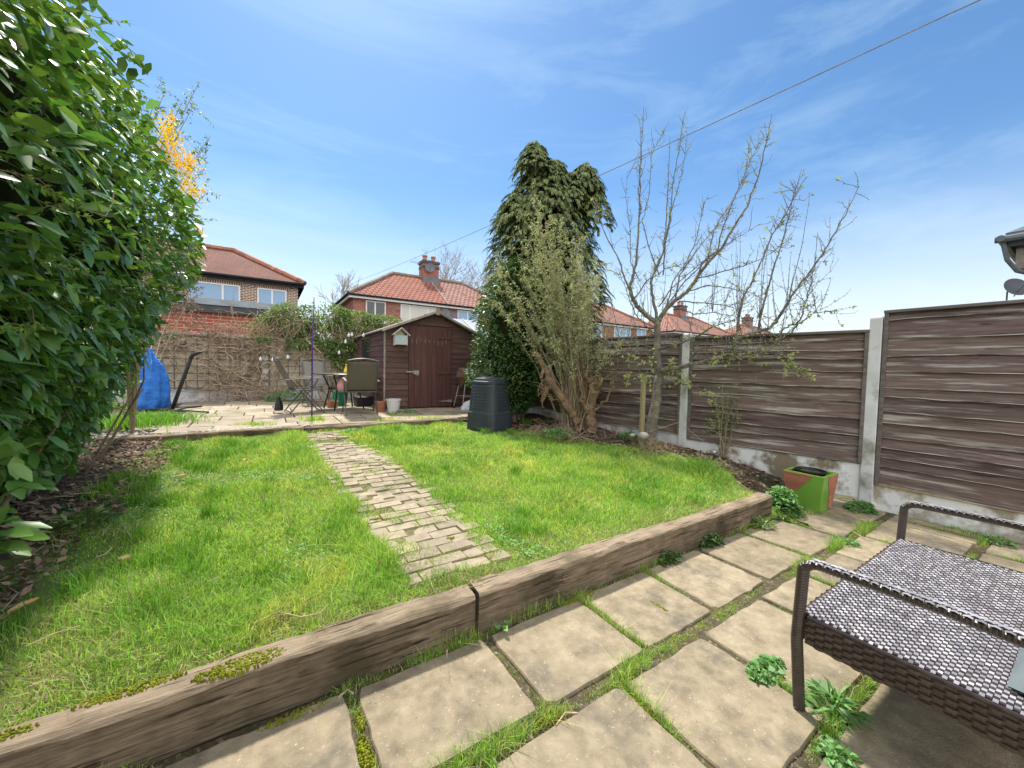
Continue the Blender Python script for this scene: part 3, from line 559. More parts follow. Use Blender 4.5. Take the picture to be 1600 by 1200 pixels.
for k in range(190):
    if k < 110: x, y = -2.0-random.random()*.75+.45*(k % 3 == 0), random.uniform(.3, 4.5)
    else: x, y = random.uniform(2.7, 3.7), random.uniform(1.3, 3.8)
    a = random.uniform(0, 6.28); L = random.uniform(.08, .32); z = float(soilz(x, y))+.012
    mb.tube([(x, y, z), (x+math.cos(a)*L*.5, y+math.sin(a)*L*.5, z+random.uniform(.0, .03)), (x+math.cos(a+.3)*L, y+math.sin(a+.3)*L, z+random.uniform(0, .02))], random.uniform(.0015, .004), 4)
stuff(mb.build('twig_litter', m_vine))
# pebbles of the far strip
mb = MB()
def pebble(mb, x, y, z, r):
    e = random.uniform(.5, .8); a = random.uniform(0, 6); mb.lathe([(r*.5, -r*.4), (r, 0), (r*.8, r*.4*e), (r*.3, r*.62*e)], (x, y, z), 7, rot=a, sq=random.uniform(1.6, 3))
for k in range(1100):
    x = random.uniform(-3.2, -.2); y = 4.78+abs(random.gauss(0, .16)) if random.random() < .6 else 9.62-abs(random.gauss(0, .12))
    if x < -2.1 and random.random() < .5: y = random.uniform(4.8, 7.5)
    pebble(mb, x, y, .415, random.uniform(.008, .024))
stuff(mb.build('gravel', m_stone))
def tufts(n, x0, x1, y0, y1, z, h, th=.5, s=3, w=.006):
    x, y = sample(x0, x1, y0, y1, n); ok = fbm(x, y, s) > th; x, y = x[ok], y[ok]
    return np.stack([x, y, np.full(len(x), z)], 1), rng.uniform(.4, 1.2, len(x))*h
PP, HH = [], []
for a_ in ((2200, -2.0, -.4, 4.78, 5.3, .41, .06, .52), (1500, -.6, 2.2, 4.76, 5.1, .41, .05, .56), (600, 1.0, 2.2, 5.6, 5.85, .41, .06, .5), (3500, -2.2, 2.5, 4.9, 8.5, .41, .03, .66, 5), (400, -.45, -.1, 5.2, 5.55, .41, .10, .35)):
    p_, h_ = tufts(*a_); PP.append(p_); HH.append(h_)
P = np.concatenate(PP); h = np.concatenate(HH); V, F = blade_arrays(P, h, np.full(len(P), .009), .4); stuff(mesh_np('far_patio_grass', V, F, m_grass))
# ------------------------------------------------------------------ right hand fence
fence = thing('garden_fence', 'weathered brown waney-board fence with white concrete posts along the right of the lawn', 'fence', (3.9, 1.4, 0))
PP_ = [(4.36, -2.2), (4.30, -.37), (3.90, 1.44), (3.68, 3.27), (3.60, 5.1), (3.53, 6.9), (3.48, 8.75), (3.46, 10.6)]
SEG = [(.26, 1.97, 0, .29), (.45, 1.79, .08, .46), (.49, 1.84, .2, .52), (.55, 1.95, .25, .57), (.6, 2.03, .3, .62), (.65, 2.12, .35, .67), (.7, 2.2, .35, .7)]
def frame_of(p, q):
    p = np.array(p); q = np.array(q); L = np.linalg.norm(q-p); d = (q-p)/L; nrm = np.array([-d[1], d[0]])   # garden side
    if nrm[0] > 0: nrm = -nrm
    return p, d, nrm, L
def fbox(mb, p, d, nrm, s0, s1, n0, n1, z0, z1):
    c = lambda s, n_, z: (p[0]+d[0]*s+nrm[0]*n_, p[1]+d[1]*s+nrm[1]*n_, z)
    P = [c(s, n_, z) for z in (z0, z1) for n_ in (n0, n1) for s in (s0, s1)]
    mb.add(P, [(0, 1, 3, 2), (4, 6, 7, 5), (0, 4, 5, 1), (2, 3, 7, 6), (0, 2, 6, 4), (1, 5, 7, 3)])
for i in range(len(PP_)-1):
    p, d, nr, L = frame_of(PP_[i], PP_[i+1]); z0, z1, g0, g1 = SEG[i]
    mb = MB(); z = z0; k = 0
    while z < z1-.03:
        ex = min(random.choice((random.uniform(.075, .11), random.uniform(.13, .19))), z1-z); m = 40; vs = []; seed = random.random()*90; ex2 = ex+.028
        for j in range(m+1):
            s = .055+(L-.11)*j/m; wv = (float(fbm(s, seed, 1.9))-.5)*.028+(float(vn(s, seed+5, 9))-.5)*.006 if k else 0
            prd = .042+(float(vn(s, seed+9, 1.5))-.5)*.012
            for (n_, zz) in ((.0, z+wv), (prd, z+wv), (prd-.001, z+wv+.006), (.008, min(z+ex2, z1)+.0), (0, min(z+ex2, z1))): vs.append((p[0]+d[0]*s+nr[0]*n_, p[1]+d[1]*s+nr[1]*n_, zz))
        fs = [(j*5+q, j*5+q+1, (j+1)*5+q+1, (j+1)*5+q) for j in range(m) for q in range(4)]
        mb.add(vs, fs); z += ex; k += 1
    fbox(mb, p, d, nr, .055, L-.055, -.02, -.001, z0, z1)
    pn = mb.build('fence_panel', m_fence, fence, uvn=Vector((nr[0], nr[1], 0))); pn.data.materials.append(m_paleedge); nf = len(pn.data.polygons)-6
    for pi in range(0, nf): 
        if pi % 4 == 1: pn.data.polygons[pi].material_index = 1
    for s0_ in (.056, L-.088): mb = MB(); fbox(mb, p, d, nr, s0_, s0_+.032, .0, .054, z0+.006, z1-.002); mb.build('stile', m_cap, pn, bevel=.003)
    mb = MB(); fbox(mb, p, d, nr, .052, L-.052, -.025, .060, z1, z1+.028); mb.build('capping_rail', m_cap, pn, bevel=.004)
    mb = MB(); fbox(mb, p, d, nr, .05, L-.05, -.02, .018, g0, z0-.012)
    if i < 2:
        fbox(mb, p, d, nr, .055, L-.055, .019, .024, g1-.035, z0-.013)
    mb.build('gravel_board', m_gravelb if i == 1 else (m_soilwall if i == 0 else m_conc), fence, bevel=.004)
    if i < 2:
        mb = MB(); fbox(mb, p, d, nr, .056, L-.056, -.018, .040, z0-.008, z0+.018); mb.build('base_rail', m_stake if i == 0 else m_cap, fence, bevel=.004)
for i, (x, y) in enumerate(PP_):
    zt = [2.02, 1.95, 1.87, 1.98, 2.08, 2.15, 2.25, 2.3][i]; zb = [0, -.02, .2, .25, .3, .35, .4, .4][i]
    mb = MB(); mb.prism([(x-.058, y-.052), (x+.05, y-.052), (x+.05, y+.052), (x-.058, y+.052)], zb, zt-.02, [(x-.053, y-.049), (x+.05, y-.049), (x+.05, y+.049), (x-.053, y+.049)])
    mb.prism([(x-.053, y-.049), (x+.05, y-.049), (x+.05, y+.049), (x-.053, y+.049)], zt-.02, zt, [(x-.035, y-.03), (x+.05, y-.03), (x+.05, y+.03), (x-.035, y+.03)])
    mb.build('concrete_post', m_conc, fence, bevel=.006)
# ------------------------------------------------------------------ rear wall, trellis, vine
wall = thing('garden_wall', 'beige rendered low garden wall with white plinth behind the trellis', 'wall', (0, 9.75, .3))
MB().box(-6.5, 3.42, 9.68, 9.9, .3, 1.93).build('wall', m_render, wall)
MB().box(-6.5, -.80, 9.655, 9.679, .3, .74).build('plinth', m_plaster, wall)
MB().box(-1.0, -.88, 9.60, 9.654, .3, 1.62).build('pillar', m_plaster, wall, bevel=.01)
MB().box(-.70, 1.1, 9.655, 9.679, .3, .66).build('plinth', m_plaster, wall)
MB().box(-6.5, 3.42, 9.64, 9.94, 1.935, 1.99).build('coping', m_conc, wall, bevel=.01)
mb = MB()
for k in range(8):
    z = .74+k*.165; mb.box(-3.3, -.80, 9.565, 9.585, z-.014, z+.014)
    if k < 7: mb.box(-.78, 1.12, 9.56, 9.58, z+.03-.011, z+.03+.011)
for k in range(13): 
    x = -3.25+k*.2; mb.box(x-.012, x+.012, 9.587, 9.602, .70, 1.95)
for k in range(8):
    x = -.7+k*.25; mb.box(x-.011, x+.011, 9.583, 9.598, .6, 1.9)
tag(mb.build('trellis', m_trellis), 'square wooden trellis fixed along the rear garden wall', 'trellis')
vine = thing('climbing_vine', 'leafless brown climbing vine tangled over the rear trellis', 'vine', (-1.4, 9.5, .42))
mb = MB()
def wander(p, d, n, st, wob, grav=0, r=.008):
    pts_ = [np.array(p, float)]; d = np.array(d, float)
    for i in range(n):
        d = unit(d+rng.normal(0, wob, 3)*np.array([1, .3, 1])+np.array([0, 0, grav])); pts_.append(pts_[-1]+d*st)
    return pts_
def clampb(P, lo, hi): return [np.array([p[0], min(max(p[1], lo), hi), p[2]]) for p in P]
for k in range(380):
    x = random.choice((random.uniform(-3.3, -.85), random.uniform(-3.3, -.85), random.uniform(-1.9, -.9), random.uniform(-.9, .9)))
    zlev = .45+.165*random.randint(2 if x > -1.9 else 3, 9)+random.uniform(-.05, .05) if random.random() < .65 else random.uniform(1.65, 2.2)
    if x > -.8 and zlev < 1.3 and random.random() < .6: continue
    d = (random.choice((-1, 1)), random.uniform(-.1, .1), random.uniform(-.35, .35))
    P = clampb(wander((x, 9.53+random.uniform(-.05, .02), zlev), d, random.randint(5, 12), .09, .42, -.015), 9.38, 9.61)
    r0 = random.uniform(.004, .013); mb.tube(P, np.linspace(r0, r0*.4, len(P)), 4)
for k in range(16):
    x = random.gauss(-1.35, .28) if k < 11 else random.uniform(-3, .6)
    P = clampb(wander((x, 9.50, .42), (random.uniform(-.3, .3), 0, 1), 14, .11, .22, .03), 9.42, 9.6); r0 = random.uniform(.010, .018); mb.tube(P, np.linspace(r0, r0*.5, len(P)), 5)
for k in range(120):
    x = random.uniform(-1.9, -.85) if k < 100 else random.uniform(-3.2, 0); d = (random.choice((-1, 1)), -.2, random.uniform(-.6, .3))
    P = wander((x, 9.45, random.uniform(.45, .8)), d, 5, .09, .3, -.08); P = [np.array([p[0], min(p[1], 9.58), max(p[2], .43)]) for p in P]; mb.tube(P, .005, 4)
for k in range(150):
    x = random.uniform(-3.2, 1.0); P = wander((x, 9.55, random.uniform(1.8, 2.1)), (random.uniform(-1, 1), -.3, random.uniform(.2, 1)), 6, .07, .3); mb.tube(P, .004, 4)
mb.build('stem', m_vine, vine)
n = 2500; x = np.concatenate([rng.uniform(-3.3, .9, 2000), rng.normal(-1.5, .5, 500)]); z = np.where(rng.random(n) < .75, rng.normal(1.9, .12, n), rng.uniform(1.1, 1.9, n))
P = np.stack([x, rng.uniform(9.42, 9.6, n), z], 1); ok = fbm(x, z, 2.5) > .5; P = P[ok]
V, F = leaf_arrays(P, rdir(len(P))+[0, -.4, -.2], rdir(len(P))+[0, -1, .6], rng.uniform(.03, .06, len(P)), rng.uniform(.015, .03, len(P)), full=False); mesh_np('foliage', V, F, m_climb, vine)
# ------------------------------------------------------------------ shed
SA0, SA1, SB0, SB1 = 1.17, 3.30, 6.50, 9.35; SZ0, SE, SR = .42, 2.08, 2.52
shed = thing('garden_shed', 'brown overlapping-board garden shed with pitched felt roof at the end of the garden', 'shed', ((SA0+SA1)/2, SB0, SZ0))
amid = (SA0+SA1)/2+.02
def gable(a): return SE+(SR-SE)*(1-abs(a-amid)/((SA1-SA0)/2))
def shiplap(mb, fn, s0, s1, z0, z1, lim=None, step=.118, cut=()):
    z = z0
    while z < z1-.02:
        e = min(step+random.uniform(-.003, .003), z1-z)
        spans = [(s0, s1)]
        for (c0, c1, cz0, cz1) in cut:
            if z+e > cz0 and z < cz1:
                spans = [q for (a, b_) in spans for q in (((a, c0), (c1, b_)) if a < c0 and b_ > c1 else ((a, b_),)) if q[1]-q[0] > .01]
        for a, b_ in spans:
            a1, b1 = a, b_
            if lim: 
                # clip to the gable at this height
                zt = z+e*.5
                if zt > SE: f = (zt-SE)/(SR-SE); h_ = (SA1-SA0)/2*(1-f); a1, b1 = max(a, amid-h_), min(b_, amid+h_)
                if b1-a1 < .03: continue
            P = [fn(s, n_, zz) for (n_, zz) in ((0, z), (.020, z), (.006, z+e+.012), (0, z+e+.012)) for s in (a1, b1)]
            mb.add(P, [(0, 1, 3, 2), (2, 3, 5, 4), (4, 5, 7, 6), (0, 2, 4, 6), (1, 7, 5, 3)])
        z += e
mb = MB(); shiplap(mb, lambda s, n_, z: (s, SB0-n_, z), SA0, SA1, SZ0+.06, SR-.02, True, cut=((1.66, 2.64, SZ0, 2.17),))
mb.add([(SA0, SB0+.004, SZ0), (SA1, SB0+.004, SZ0), (SA1, SB0+.004, SE), (amid, SB0+.004, SR), (SA0, SB0+.004, SE)], [(0, 1, 2, 3, 4)])
mb.build('front_wall', m_shed, shed)
mb = MB(); shiplap(mb, lambda s, n_, z: (SA0-n_, s, z), SB0+.02, SB1, SZ0+.06, SE, cut=((7.80, 8.75, 1.42, 2.0),))
mb.add([(SA0+.003, SB0, SZ0), (SA0+.003, 7.8, SZ0), (SA0+.003, 7.8, SE), (SA0+.003, SB0, SE), (SA0+.003, 8.75, SZ0), (SA0+.003, SB1, SZ0), (SA0+.003, SB1, SE), (SA0+.003, 8.75, SE), (SA0+.003, 7.8, 1.42), (SA0+.003, 8.75, 1.42), (SA0+.003, 7.8, 2.0), (SA0+.003, 8.75, 2.0)], [(0, 1, 2, 3), (4, 5, 6, 7), (1, 4, 9, 8), (10, 11, 7, 2)])
mb.build('side_wall', m_shed, shed)
mb = MB(); shiplap(mb, lambda s, n_, z: (SA1+n_, s, z), SB0+.02, SB1, SZ0+.06, SE); mb.build('side_wall', m_shed, shed)
mb = MB(); mb.add([(SA0, SB1, SZ0), (SA1, SB1, SZ0), (SA1, SB1, SE), (amid, SB1, SR), (SA0, SB1, SE)], [(0, 1, 2, 3, 4)]); mb.build('back_wall', m_shed, shed)
# roof: two felted slopes
mb = MB(); ov = .10
for sg in (-1, 1):
    ae = SA0-ov if sg < 0 else SA1+ov; ze = SE-(SR-SE)*ov/((SA1-SA0)/2)+.02
    vs = []
    for (a, z) in ((amid, SR+.025), (ae, ze)):
        for y in (SB0-.13, SB1+.1):
            for dz in (0, .028): vs.append((a, y, z+dz))
    mb.add(vs, [(0, 2, 6, 4), (1, 5, 7, 3), (0, 4, 5, 1), (2, 3, 7, 6), (4, 6, 7, 5), (0, 1, 3, 2)])
rf_ = mb.build('roof', m_felt, shed)
mb = MB()
for sg in (-1, 1):
    ae = SA0-ov if sg < 0 else SA1+ov; ze = SE-(SR-SE)*ov/((SA1-SA0)/2)+.02
    mb.tube([(amid, SB0-.142, SR+.022), (ae, SB0-.142, ze-.003)], .03, 4)
mb.box(amid-.04, amid+.04, SB0-.185, SB0-.15, SR-.05, SR+.10)
mb.build('barge_board', m_trim, rf_)
mb = MB()
for k in range(60):
    t_ = random.random(); sg = random.choice((-1, 1)); a = amid+sg*t_*1.12; z = SR+.03-(SR-SE)*t_*1.07+.02; mb.lathe([(.016, 0), (.012, .01), (.004, .018)], (a, SB0-.13+random.uniform(0, .05), z), 5)
for x in (SA0-.012, SA1+.012): MB().box(x-.014, x+.014, SB0-.028, SB0+.012, SZ0, SE-.01).build('corner_trim', m_trim, shed)
mb = MB(); MBd = mb
x = 1.665
while x < 2.63:
    w_ = random.choice((.11, .125, .14)); x1 = min(x+w_, 2.635); mb.box(x+.002, x1-.002, SB0-.045, SB0-.02, .45, 2.165-.0*x); x = x1
door = mb.build('door', m_door, shed, bevel=.003)
MB().box(2.30, 2.62, SB0-.062, SB0-.046, 1.18, 1.24).build('ledge', m_door, door); MB().box(2.28, 2.62, SB0-.062, SB0-.046, 1.96, 2.0).build('ledge', m_door, door)
mb = MB(); mb.add([(2.30, SB0-.05, .57), (2.66, SB0-.05, .60), (2.66, SB0-.05, .54), (2.30, SB0-.058, .57), (2.66, SB0-.058, .60), (2.66, SB0-.058, .54)], [(3, 4, 5), (0, 1, 4, 3), (0, 3, 5, 2), (1, 2, 5, 4), (0, 2, 1)]); mb.build('hinge', m_trim, door)
mb = MB(); mb.box(1.60, 1.86, SB0-.066, SB0-.047, 1.205, 1.235); mb.box(1.76, 1.88, SB0-.075, SB0-.05, 1.17, 1.25); mb.tube([(1.80, SB0-.08, 1.20), (1.80, SB0-.10, 1.16), (1.84, SB0-.10, 1.14), (1.86, SB0-.08, 1.19)], .012, 6); mb.build('latch', m_galv, door, bevel=.003)
mb = MB()
for k in range(9): MB().box(1.72+k*.098, 1.728+k*.098, SB0-.049, SB0-.044, 1.86+random.uniform(-.04, .04), 1.91+random.uniform(-.01, .05)).build('paint_chip', m_trim, door)
mb = MB(); y0, y1, z0, z1 = 7.80, 8.75, 1.42, 2.0
mb.box(SA0-.035, SA0+.01, y0-.03, y0+.02, z0-.03, z1+.03); mb.box(SA0-.035, SA0+.01, y1-.02, y1+.03, z0-.03, z1+.03); mb.box(SA0-.034, SA0+.009, y0+.02, y1-.02, z0-.03, z0+.02); mb.box(SA0-.034, SA0+.009, y0+.02, y1-.02, z1-.02, z1+.03)
wn = mb.build('window', m_shed, shed); MB().box(SA0-.008, SA0-.002, y0+.015, y1-.015, z0+.015, z1-.015).build('pane', m_dglass, wn)
MB().box(SA0+.004, SA0+.02, y0, y1, z0, z1).build('window_backing', m_black, wn)
# birdhouse
bh = thing('bird_box', 'small cream bird box with pitched roof hanging on the shed front', 'bird box', (1.46, 6.40, 1.76))
MB().box(1.34, 1.58, 6.34, 6.46, 1.80, 1.98).build('box_front', m_birdblue, bh, bevel=.004)
mb = MB(); mb.box(1.325, 1.338, 6.33, 6.468, 1.77, 2.0); mb.box(1.582, 1.595, 6.33, 6.468, 1.77, 2.0); mb.box(1.33, 1.59, 6.32, 6.468, 1.786, 1.798); mb.prism([(1.34, 6.42), (1.58, 6.42), (1.58, 6.44), (1.34, 6.44)], 1.98, 2.10, [(1.455, 6.42), (1.465, 6.42), (1.465, 6.44), (1.455, 6.44)]); mb.build('box_frame', m_birdwood, bh)
mb = MB()
for sg in (-1, 1):
    T = Matrix.Translation((1.46, 6.37, 2.135)) @ Matrix.Rotation(sg*R_(42), 4, 'Y'); mb.box(0 if sg > 0 else -.235, .235 if sg > 0 else 0, -.08, .09, -.008, .008, T)
mb.build('roof', m_birdwood, bh)
# ------------------------------------------------------------------ houses beyond
def window(par, x0, x1, z0, z1, y, mull, fm=m_upvc, gm=m_glass, ft=.06, dark=None):
    mb = MB(); mb.box(x0, x1, y-.03, y+.03, z0, z0+ft); mb.box(x0, x1, y-.03, y+.03, z1-ft, z1); 
    mb.box(x0, x0+ft, y-.029, y+.029, z0+ft, z1-ft); mb.box(x1-ft, x1, y-.029, y+.029, z0+ft, z1-ft)
    for m in mull: mb.box(m-ft*.6, m+ft*.6, y-.028, y+.028, z0+ft, z1-ft)
    w_ = mb.build('window', fm, par); MB().box(x0-.05, x1+.05, y-.09, y-.031, z0-.05, z0-.005).build('sill', fm, w_)
    MB().box(x0+.02, x1-.02, y-.005, y+.005, z0+.02, z1-.02).build('pane', gm, w_)
    return w_
def house(a0, a1, b0, b1, ze, zr, ridge0, ridge1, label, mw, mr1, mr2=None, split=None, chim=True, wins=(), mridge=m_ridge, fascia=m_white, ov=.28, group=None, z0=-.05, soldiers=False, chx=None):
    h = thing('brick_house', label, 'house', ((a0+a1)/2, b0, z0), group)
    MB().box(a0, a1, b0, b1, z0, ze).build('wall', mw, h)
    bm_ = (b0+b1)/2; A0, A1, B0, B1 = a0-ov, a1+ov, b0-ov, b1+ov
    def roofpart(x0, x1, r0, r1, hipL, hipR, m):
        mb = MB()
        vs = [(x0, B0, ze), (x1, B0, ze), (r1, bm_, zr), (r0, bm_, zr), (x0, B1, ze), (x1, B1, ze)]
        fs = [(0, 1, 2, 3), (5, 4, 3, 2)]
        if hipL: fs.append((4, 0, 3))
        if hipR: fs.append((1, 5, 2))
        mb.add([tuple(p) for p in vs], fs); return mb.build('roof', m, h)
    if split is None: r = roofpart(A0, A1, ridge0, ridge1, True, True, mr1)
    else:
        r = roofpart(A0, split, ridge0, split, True, False, mr1); roofpart(split, A1, split, ridge1, False, True, mr2)
        mb = MB(); mb.tube([(split, B0, ze+.02), (split, bm_, zr+.02)], .05, 4); mb.build('verge_mortar', m_trim, r)
    mb = MB()
    mb2 = MB(); n_ = 16
    def ridgeline(p, q):
        p, q = np.array(p), np.array(q); m = int(np.linalg.norm(q-p)/.42)
        for i in range(m):
            s0, s1 = p+(q-p)*i/m, p+(q-p)*(i+.98)/m; mb2.tube([s0+[0, 0, .03], s1+[0, 0, .05]], .12, 6)
    ridgeline((ridge0, bm_, zr), (ridge1, bm_, zr)); ridgeline((A1, B0, ze), (ridge1, bm_, zr)); ridgeline((A0, B0, ze), (ridge0, bm_, zr)); mb2.build('ridge_tiles', mridge, r)
    mb = MB(); mb.box(A0+.03, A1-.03, B0+.03, B0+.06, ze-.2, ze-.02); mb.box(A0+.03, A0+.06, B0+.06, B1-.03, ze-.2, ze-.02); mb.box(A1-.06, A1-.03, B0+.06, B1-.03, ze-.2, ze-.02); mb.box(A0+.06, A1-.06, B0+.061, B1-.06, ze-.06, ze-.03)
    mb.build('fascia', fascia, h)
    mb = MB(); mb.tube([(A0-.02, B0-.03, ze-.03), (A1+.02, B0-.03, ze-.03)], .06, 8); mb.tube([(A0-.03, B0, ze-.03), (A0-.03, B1, ze-.03)], .06, 8); mb.build('gutter', m_gutter, h)
    for wargs in wins: window(h, *wargs[:4], b0-.01, wargs[4], gm=wargs[5] if len(wargs) > 5 else m_glass)
    if soldiers:
        for wargs in wins: MB().box(wargs[0]-.12, wargs[1]+.12, b0-.012, b0-.002, wargs[3]+.005, ze-.07).build('soldier_course', m_brickV, h)
    if chim:
        cx = chx if chx else (split if split else (a0+a1)/2)
        c_ = MB().box(cx-.55, cx+.55, bm_-.42, bm_+.42, zr-.7, zr+.95).build('chimney', mw, h)
        mb = MB(); mb.box(cx-.62, cx+.62, bm_-.49, bm_+.49, zr+.951, zr+1.12); mb.box(cx-.58, cx+.58, bm_-.45, bm_+.45, zr+.62, zr+.78); mb.build('chimney_cap', m_fascia, c_)
        for dx in (-.3, .3): MB().lathe([(.17, 0), (.14, .1), (.13, .3), (.17, .34), (.17, .42), (.11, .42)], (cx+dx, bm_, zr+1.12), 10).build('chimney_pot', m_terra, c_)
        mb = MB(); mb.box(cx-.62, cx+.62, bm_-.6, bm_-.421, zr-.5, zr-.02); mb.build('lead_flashing', m_dish, c_)
    return h
house(-12.4, .35, 19.65, 25.0, 5.15, 6.9, -9.4, -2.3, 'brown brick house with plum tiled roof at far left, behind the flat grey extension roof', m_brickA, m_roofA, chim=False, wins=((-3.75, -1.92, 3.7, 4.78, (-2.55,)), (-1.28, -.12, 3.7, 4.78, (-.70,)), (-8.0, -6.2, 3.7, 4.78, (-7.1,))), fascia=m_gutter, soldiers=True)
B = house(3.05, 14.0, 20.85, 27.2, 5.17, 7.35, 6.05, 11.0, 'red brick pair of houses with orange tiled roof and central chimney, above the shed', m_brickB, m_roofB, m_roofC, 8.5, wins=((3.72, 4.8, 3.75, 4.93, (4.22,), m_dglass), (5.65, 7.9, 3.5, 4.93, (6.2, 7.3), m_blind), (9.25, 10.7, 3.75, 4.93, (9.95,)), (11.6, 13.2, 3.75, 4.93, (12.4,))), mridge=m_ridgeg, group='pairs of tiled brick houses beyond the gardens')
def dish(name, p, r, dirv, par=None, label=None):
    p = np.array(p); dv = unit(np.array(dirv, float)); T = Vector(dv).to_track_quat('Z', 'Y').to_matrix().to_4x4(); T.translation = Vector(p)
    mb = MB(); n = 18; vs = []; fs = []
    for i in range(5):
        rr = r*i/4
        for k in range(n): w = 2*math.pi*k/n; vs.append(tuple(T @ Vector((rr*math.cos(w), rr*.92*math.sin(w), .22*r*(i/4)**2))))
    for i in range(4):
        for k in range(n): fs.append((i*n+k, i*n+(k+1) % n, (i+1)*n+(k+1) % n, (i+1)*n+k))
    mb.add(vs, fs); e = p+dv*r*.9+np.array([0, 0, -.1*r]); 
    mb.tube([p+np.array([0, 0, -r*.8]), e], r*.05, 5); mb.lathe([(r*.12, -r*.1), (r*.12, r*.1)], e, 8); mb.tube([p, p-dv*r*.7, p-dv*r*.7+np.array([0, 0, -r])], r*.07, 5)
    o = mb.build(name, m_dish, par, solid=0); return o
dish('satellite_dish', (8.35, 23.4, 7.95), .33, (-.3, -1, .2), B); dish('satellite_dish', (8.28, 20.5, 4.6), .30, (-.3, -1, .2), B); dish('satellite_dish', (8.75, 20.5, 4.5), .27, (-.5, -1, .2), B)
mb = MB(); mb.tube([(7.2, 24.1, 8.35), (8.1, 24.0, 8.3)], .015, 4); mb.tube([(8.0, 24.0, 7.4), (8.0, 24.0, 8.6)], .02, 4)
for k in range(5): mb.tube([(7.3+k*.15, 23.8, 8.34), (7.3+k*.15, 24.4, 8.34)], .01, 4)
mb.build('aerial', m_galv, B)
gh = 'pairs of tiled brick houses beyond the gardens'
def ww(x): return ((x+.8, x+2.0, 3.75, 4.93, (x+1.4,)), (x+2.8, x+4.8, 3.6, 4.93, (x+3.4, x+4.2)), (x+6.2, x+8.2, 3.6, 4.93, (x+6.9, x+7.6)), (x+9.0, x+10.2, 3.75, 4.93, (x+9.6,)))
house(17.2, 28.2, 20.85, 27.2, 5.17, 7.35, 20.2, 25.2, 'tiled house pair with a tall brick chimney seen through the bare fruit tree', m_brickB, m_roofC, m_roofC, 22.7, wins=ww(17.2), group=gh)
house(31.4, 42.4, 20.85, 27.2, 5.17, 7.35, 34.4, 39.4, 'distant tiled house pair just above the fence, right of the bare fruit tree', m_brickB, m_roofC, m_roofC, 36.9, wins=ww(31.4), group=gh)
house(45.6, 56.6, 20.85, 27.2, 5.17, 7.35, 48.6, 53.6, 'farthest house pair, only its chimney showing above the fence boards', m_brickB, m_roofC, m_roofC, 51.1, wins=ww(45.6), group=gh)
# outbuilding behind the wall
ob = thing('brick_outbuilding', 'bright red brick outbuilding with flat grey roof behind the vine-covered trellis', 'outbuilding', (-2.6, 11.2, -.05))
MB().box(-6.5, -.25, 11.2, 14.0, -.05, 2.62).build('wall', m_brickO, ob)
MB().box(-6.7, -.1, 11.05, 14.1, 2.621, 2.82).build('fascia', m_fascia, ob, bevel=.01)
mb = MB(); mb.prism([(-6.7, 11.02), (-.1, 11.02), (-.1, 14.1), (-6.7, 14.1)], 2.824, 3.02, [(-6.7, 11.3), (-.1, 11.3), (-.1, 14.1), (-6.7, 14.1)]); mb.build('roof', m_greyroof, ob)
# cloudy lean-to behind the shed
mb = MB(); mb.add([(4.35, 11.6, 2.55), (6.6, 11.6, 2.55), (6.6, 13.2, 3.35), (4.35, 13.2, 3.35), (4.35, 11.6, 2.48), (6.6, 11.6, 2.48), (6.6, 13.2, 3.28), (4.35, 13.2, 3.28)], [(0, 1, 2, 3), (7, 6, 5, 4), (0, 4, 5, 1), (1, 5, 6, 2), (2, 6, 7, 3), (3, 7, 4, 0)])
lt = thing('lean_to', 'pale cloudy lean-to roof between the shed and the laurel bush', 'lean-to', (5.4, 12.4, 0)); mb.build('roof', m_poly, lt)
mb = MB(); 
for k in range(5): x = 4.36+k*.555; mb.tube([(x, 11.58, 2.57), (x, 13.2, 3.38)], .02, 4)
mb.box(4.4, 6.55, 11.62, 11.7, 0, 2.47); mb.box(4.4, 6.55, 13.1, 13.2, 0, 3.25); mb.build('frame', m_upvc, lt)
# neighbouring house on the right
nh = thing('neighbouring_house', 'grey eaves corner of a neighbouring house above the fence at the right edge', 'house', (18, -4, 0))
MB().box(15.05, 23, -9, -.55, -.05, 4.7).build('wall', m_brickA, nh)
mb = MB(); mb.add([(14.55, -.05, 4.95), (23.5, -.05, 4.95), (20, -4.7, 7.6), (18.2, -4.7, 7.6), (14.55, -9.5, 4.95), (23.5, -9.5, 4.95)], [(0, 1, 2, 3), (4, 0, 3), (5, 4, 3, 2), (1, 5, 2)]); mb.box(14.55, 23.5, -9.5, -.05, 4.88, 4.94); mb.build('roof', m_greyroof, nh)
mb = MB(); mb.box(14.62, 23.4, -.12, -.09, 4.62, 4.86); mb.box(14.62, 14.65, -9.4, -.121, 4.62, 4.86); mb.build('fascia', m_fascia, nh)
mb = MB(); mb.tube([(14.35, .0, 4.80), (23.5, .0, 4.80)], .08, 8); mb.tube([(14.47, .1, 4.80), (14.47, -9.5, 4.80)], .08, 8); mb.tube([(14.55, -.02, 4.74), (14.6, -.1, 4.3), (14.75, -.25, 4.02), (15.0, -.48, 3.9), (15.0, -.48, .2)], .05, 8); mb.build('gutter', m_dish, nh)
MB().box(14.9, 15.04, -.9, -.2, 4.1, 4.6).build('eaves_box', m_trim, nh)
dish('satellite_dish', (14.86, -.22, 3.62), .26, (-.6, -.6, .3), nh)
# overhead line
tag(MB().tube([(2.89+(5.13-2.89)*s, 20.21+(-.78-20.21)*s, 5.63+(5.13-5.63)*s-.12*math.sin(math.pi*min(s, 1))) for s in np.linspace(0, 1.9, 24)], .0065, 6).build('overhead_cable', m_trim), 'thin overhead cable crossing the sky from the far houses to the top right', 'cable')
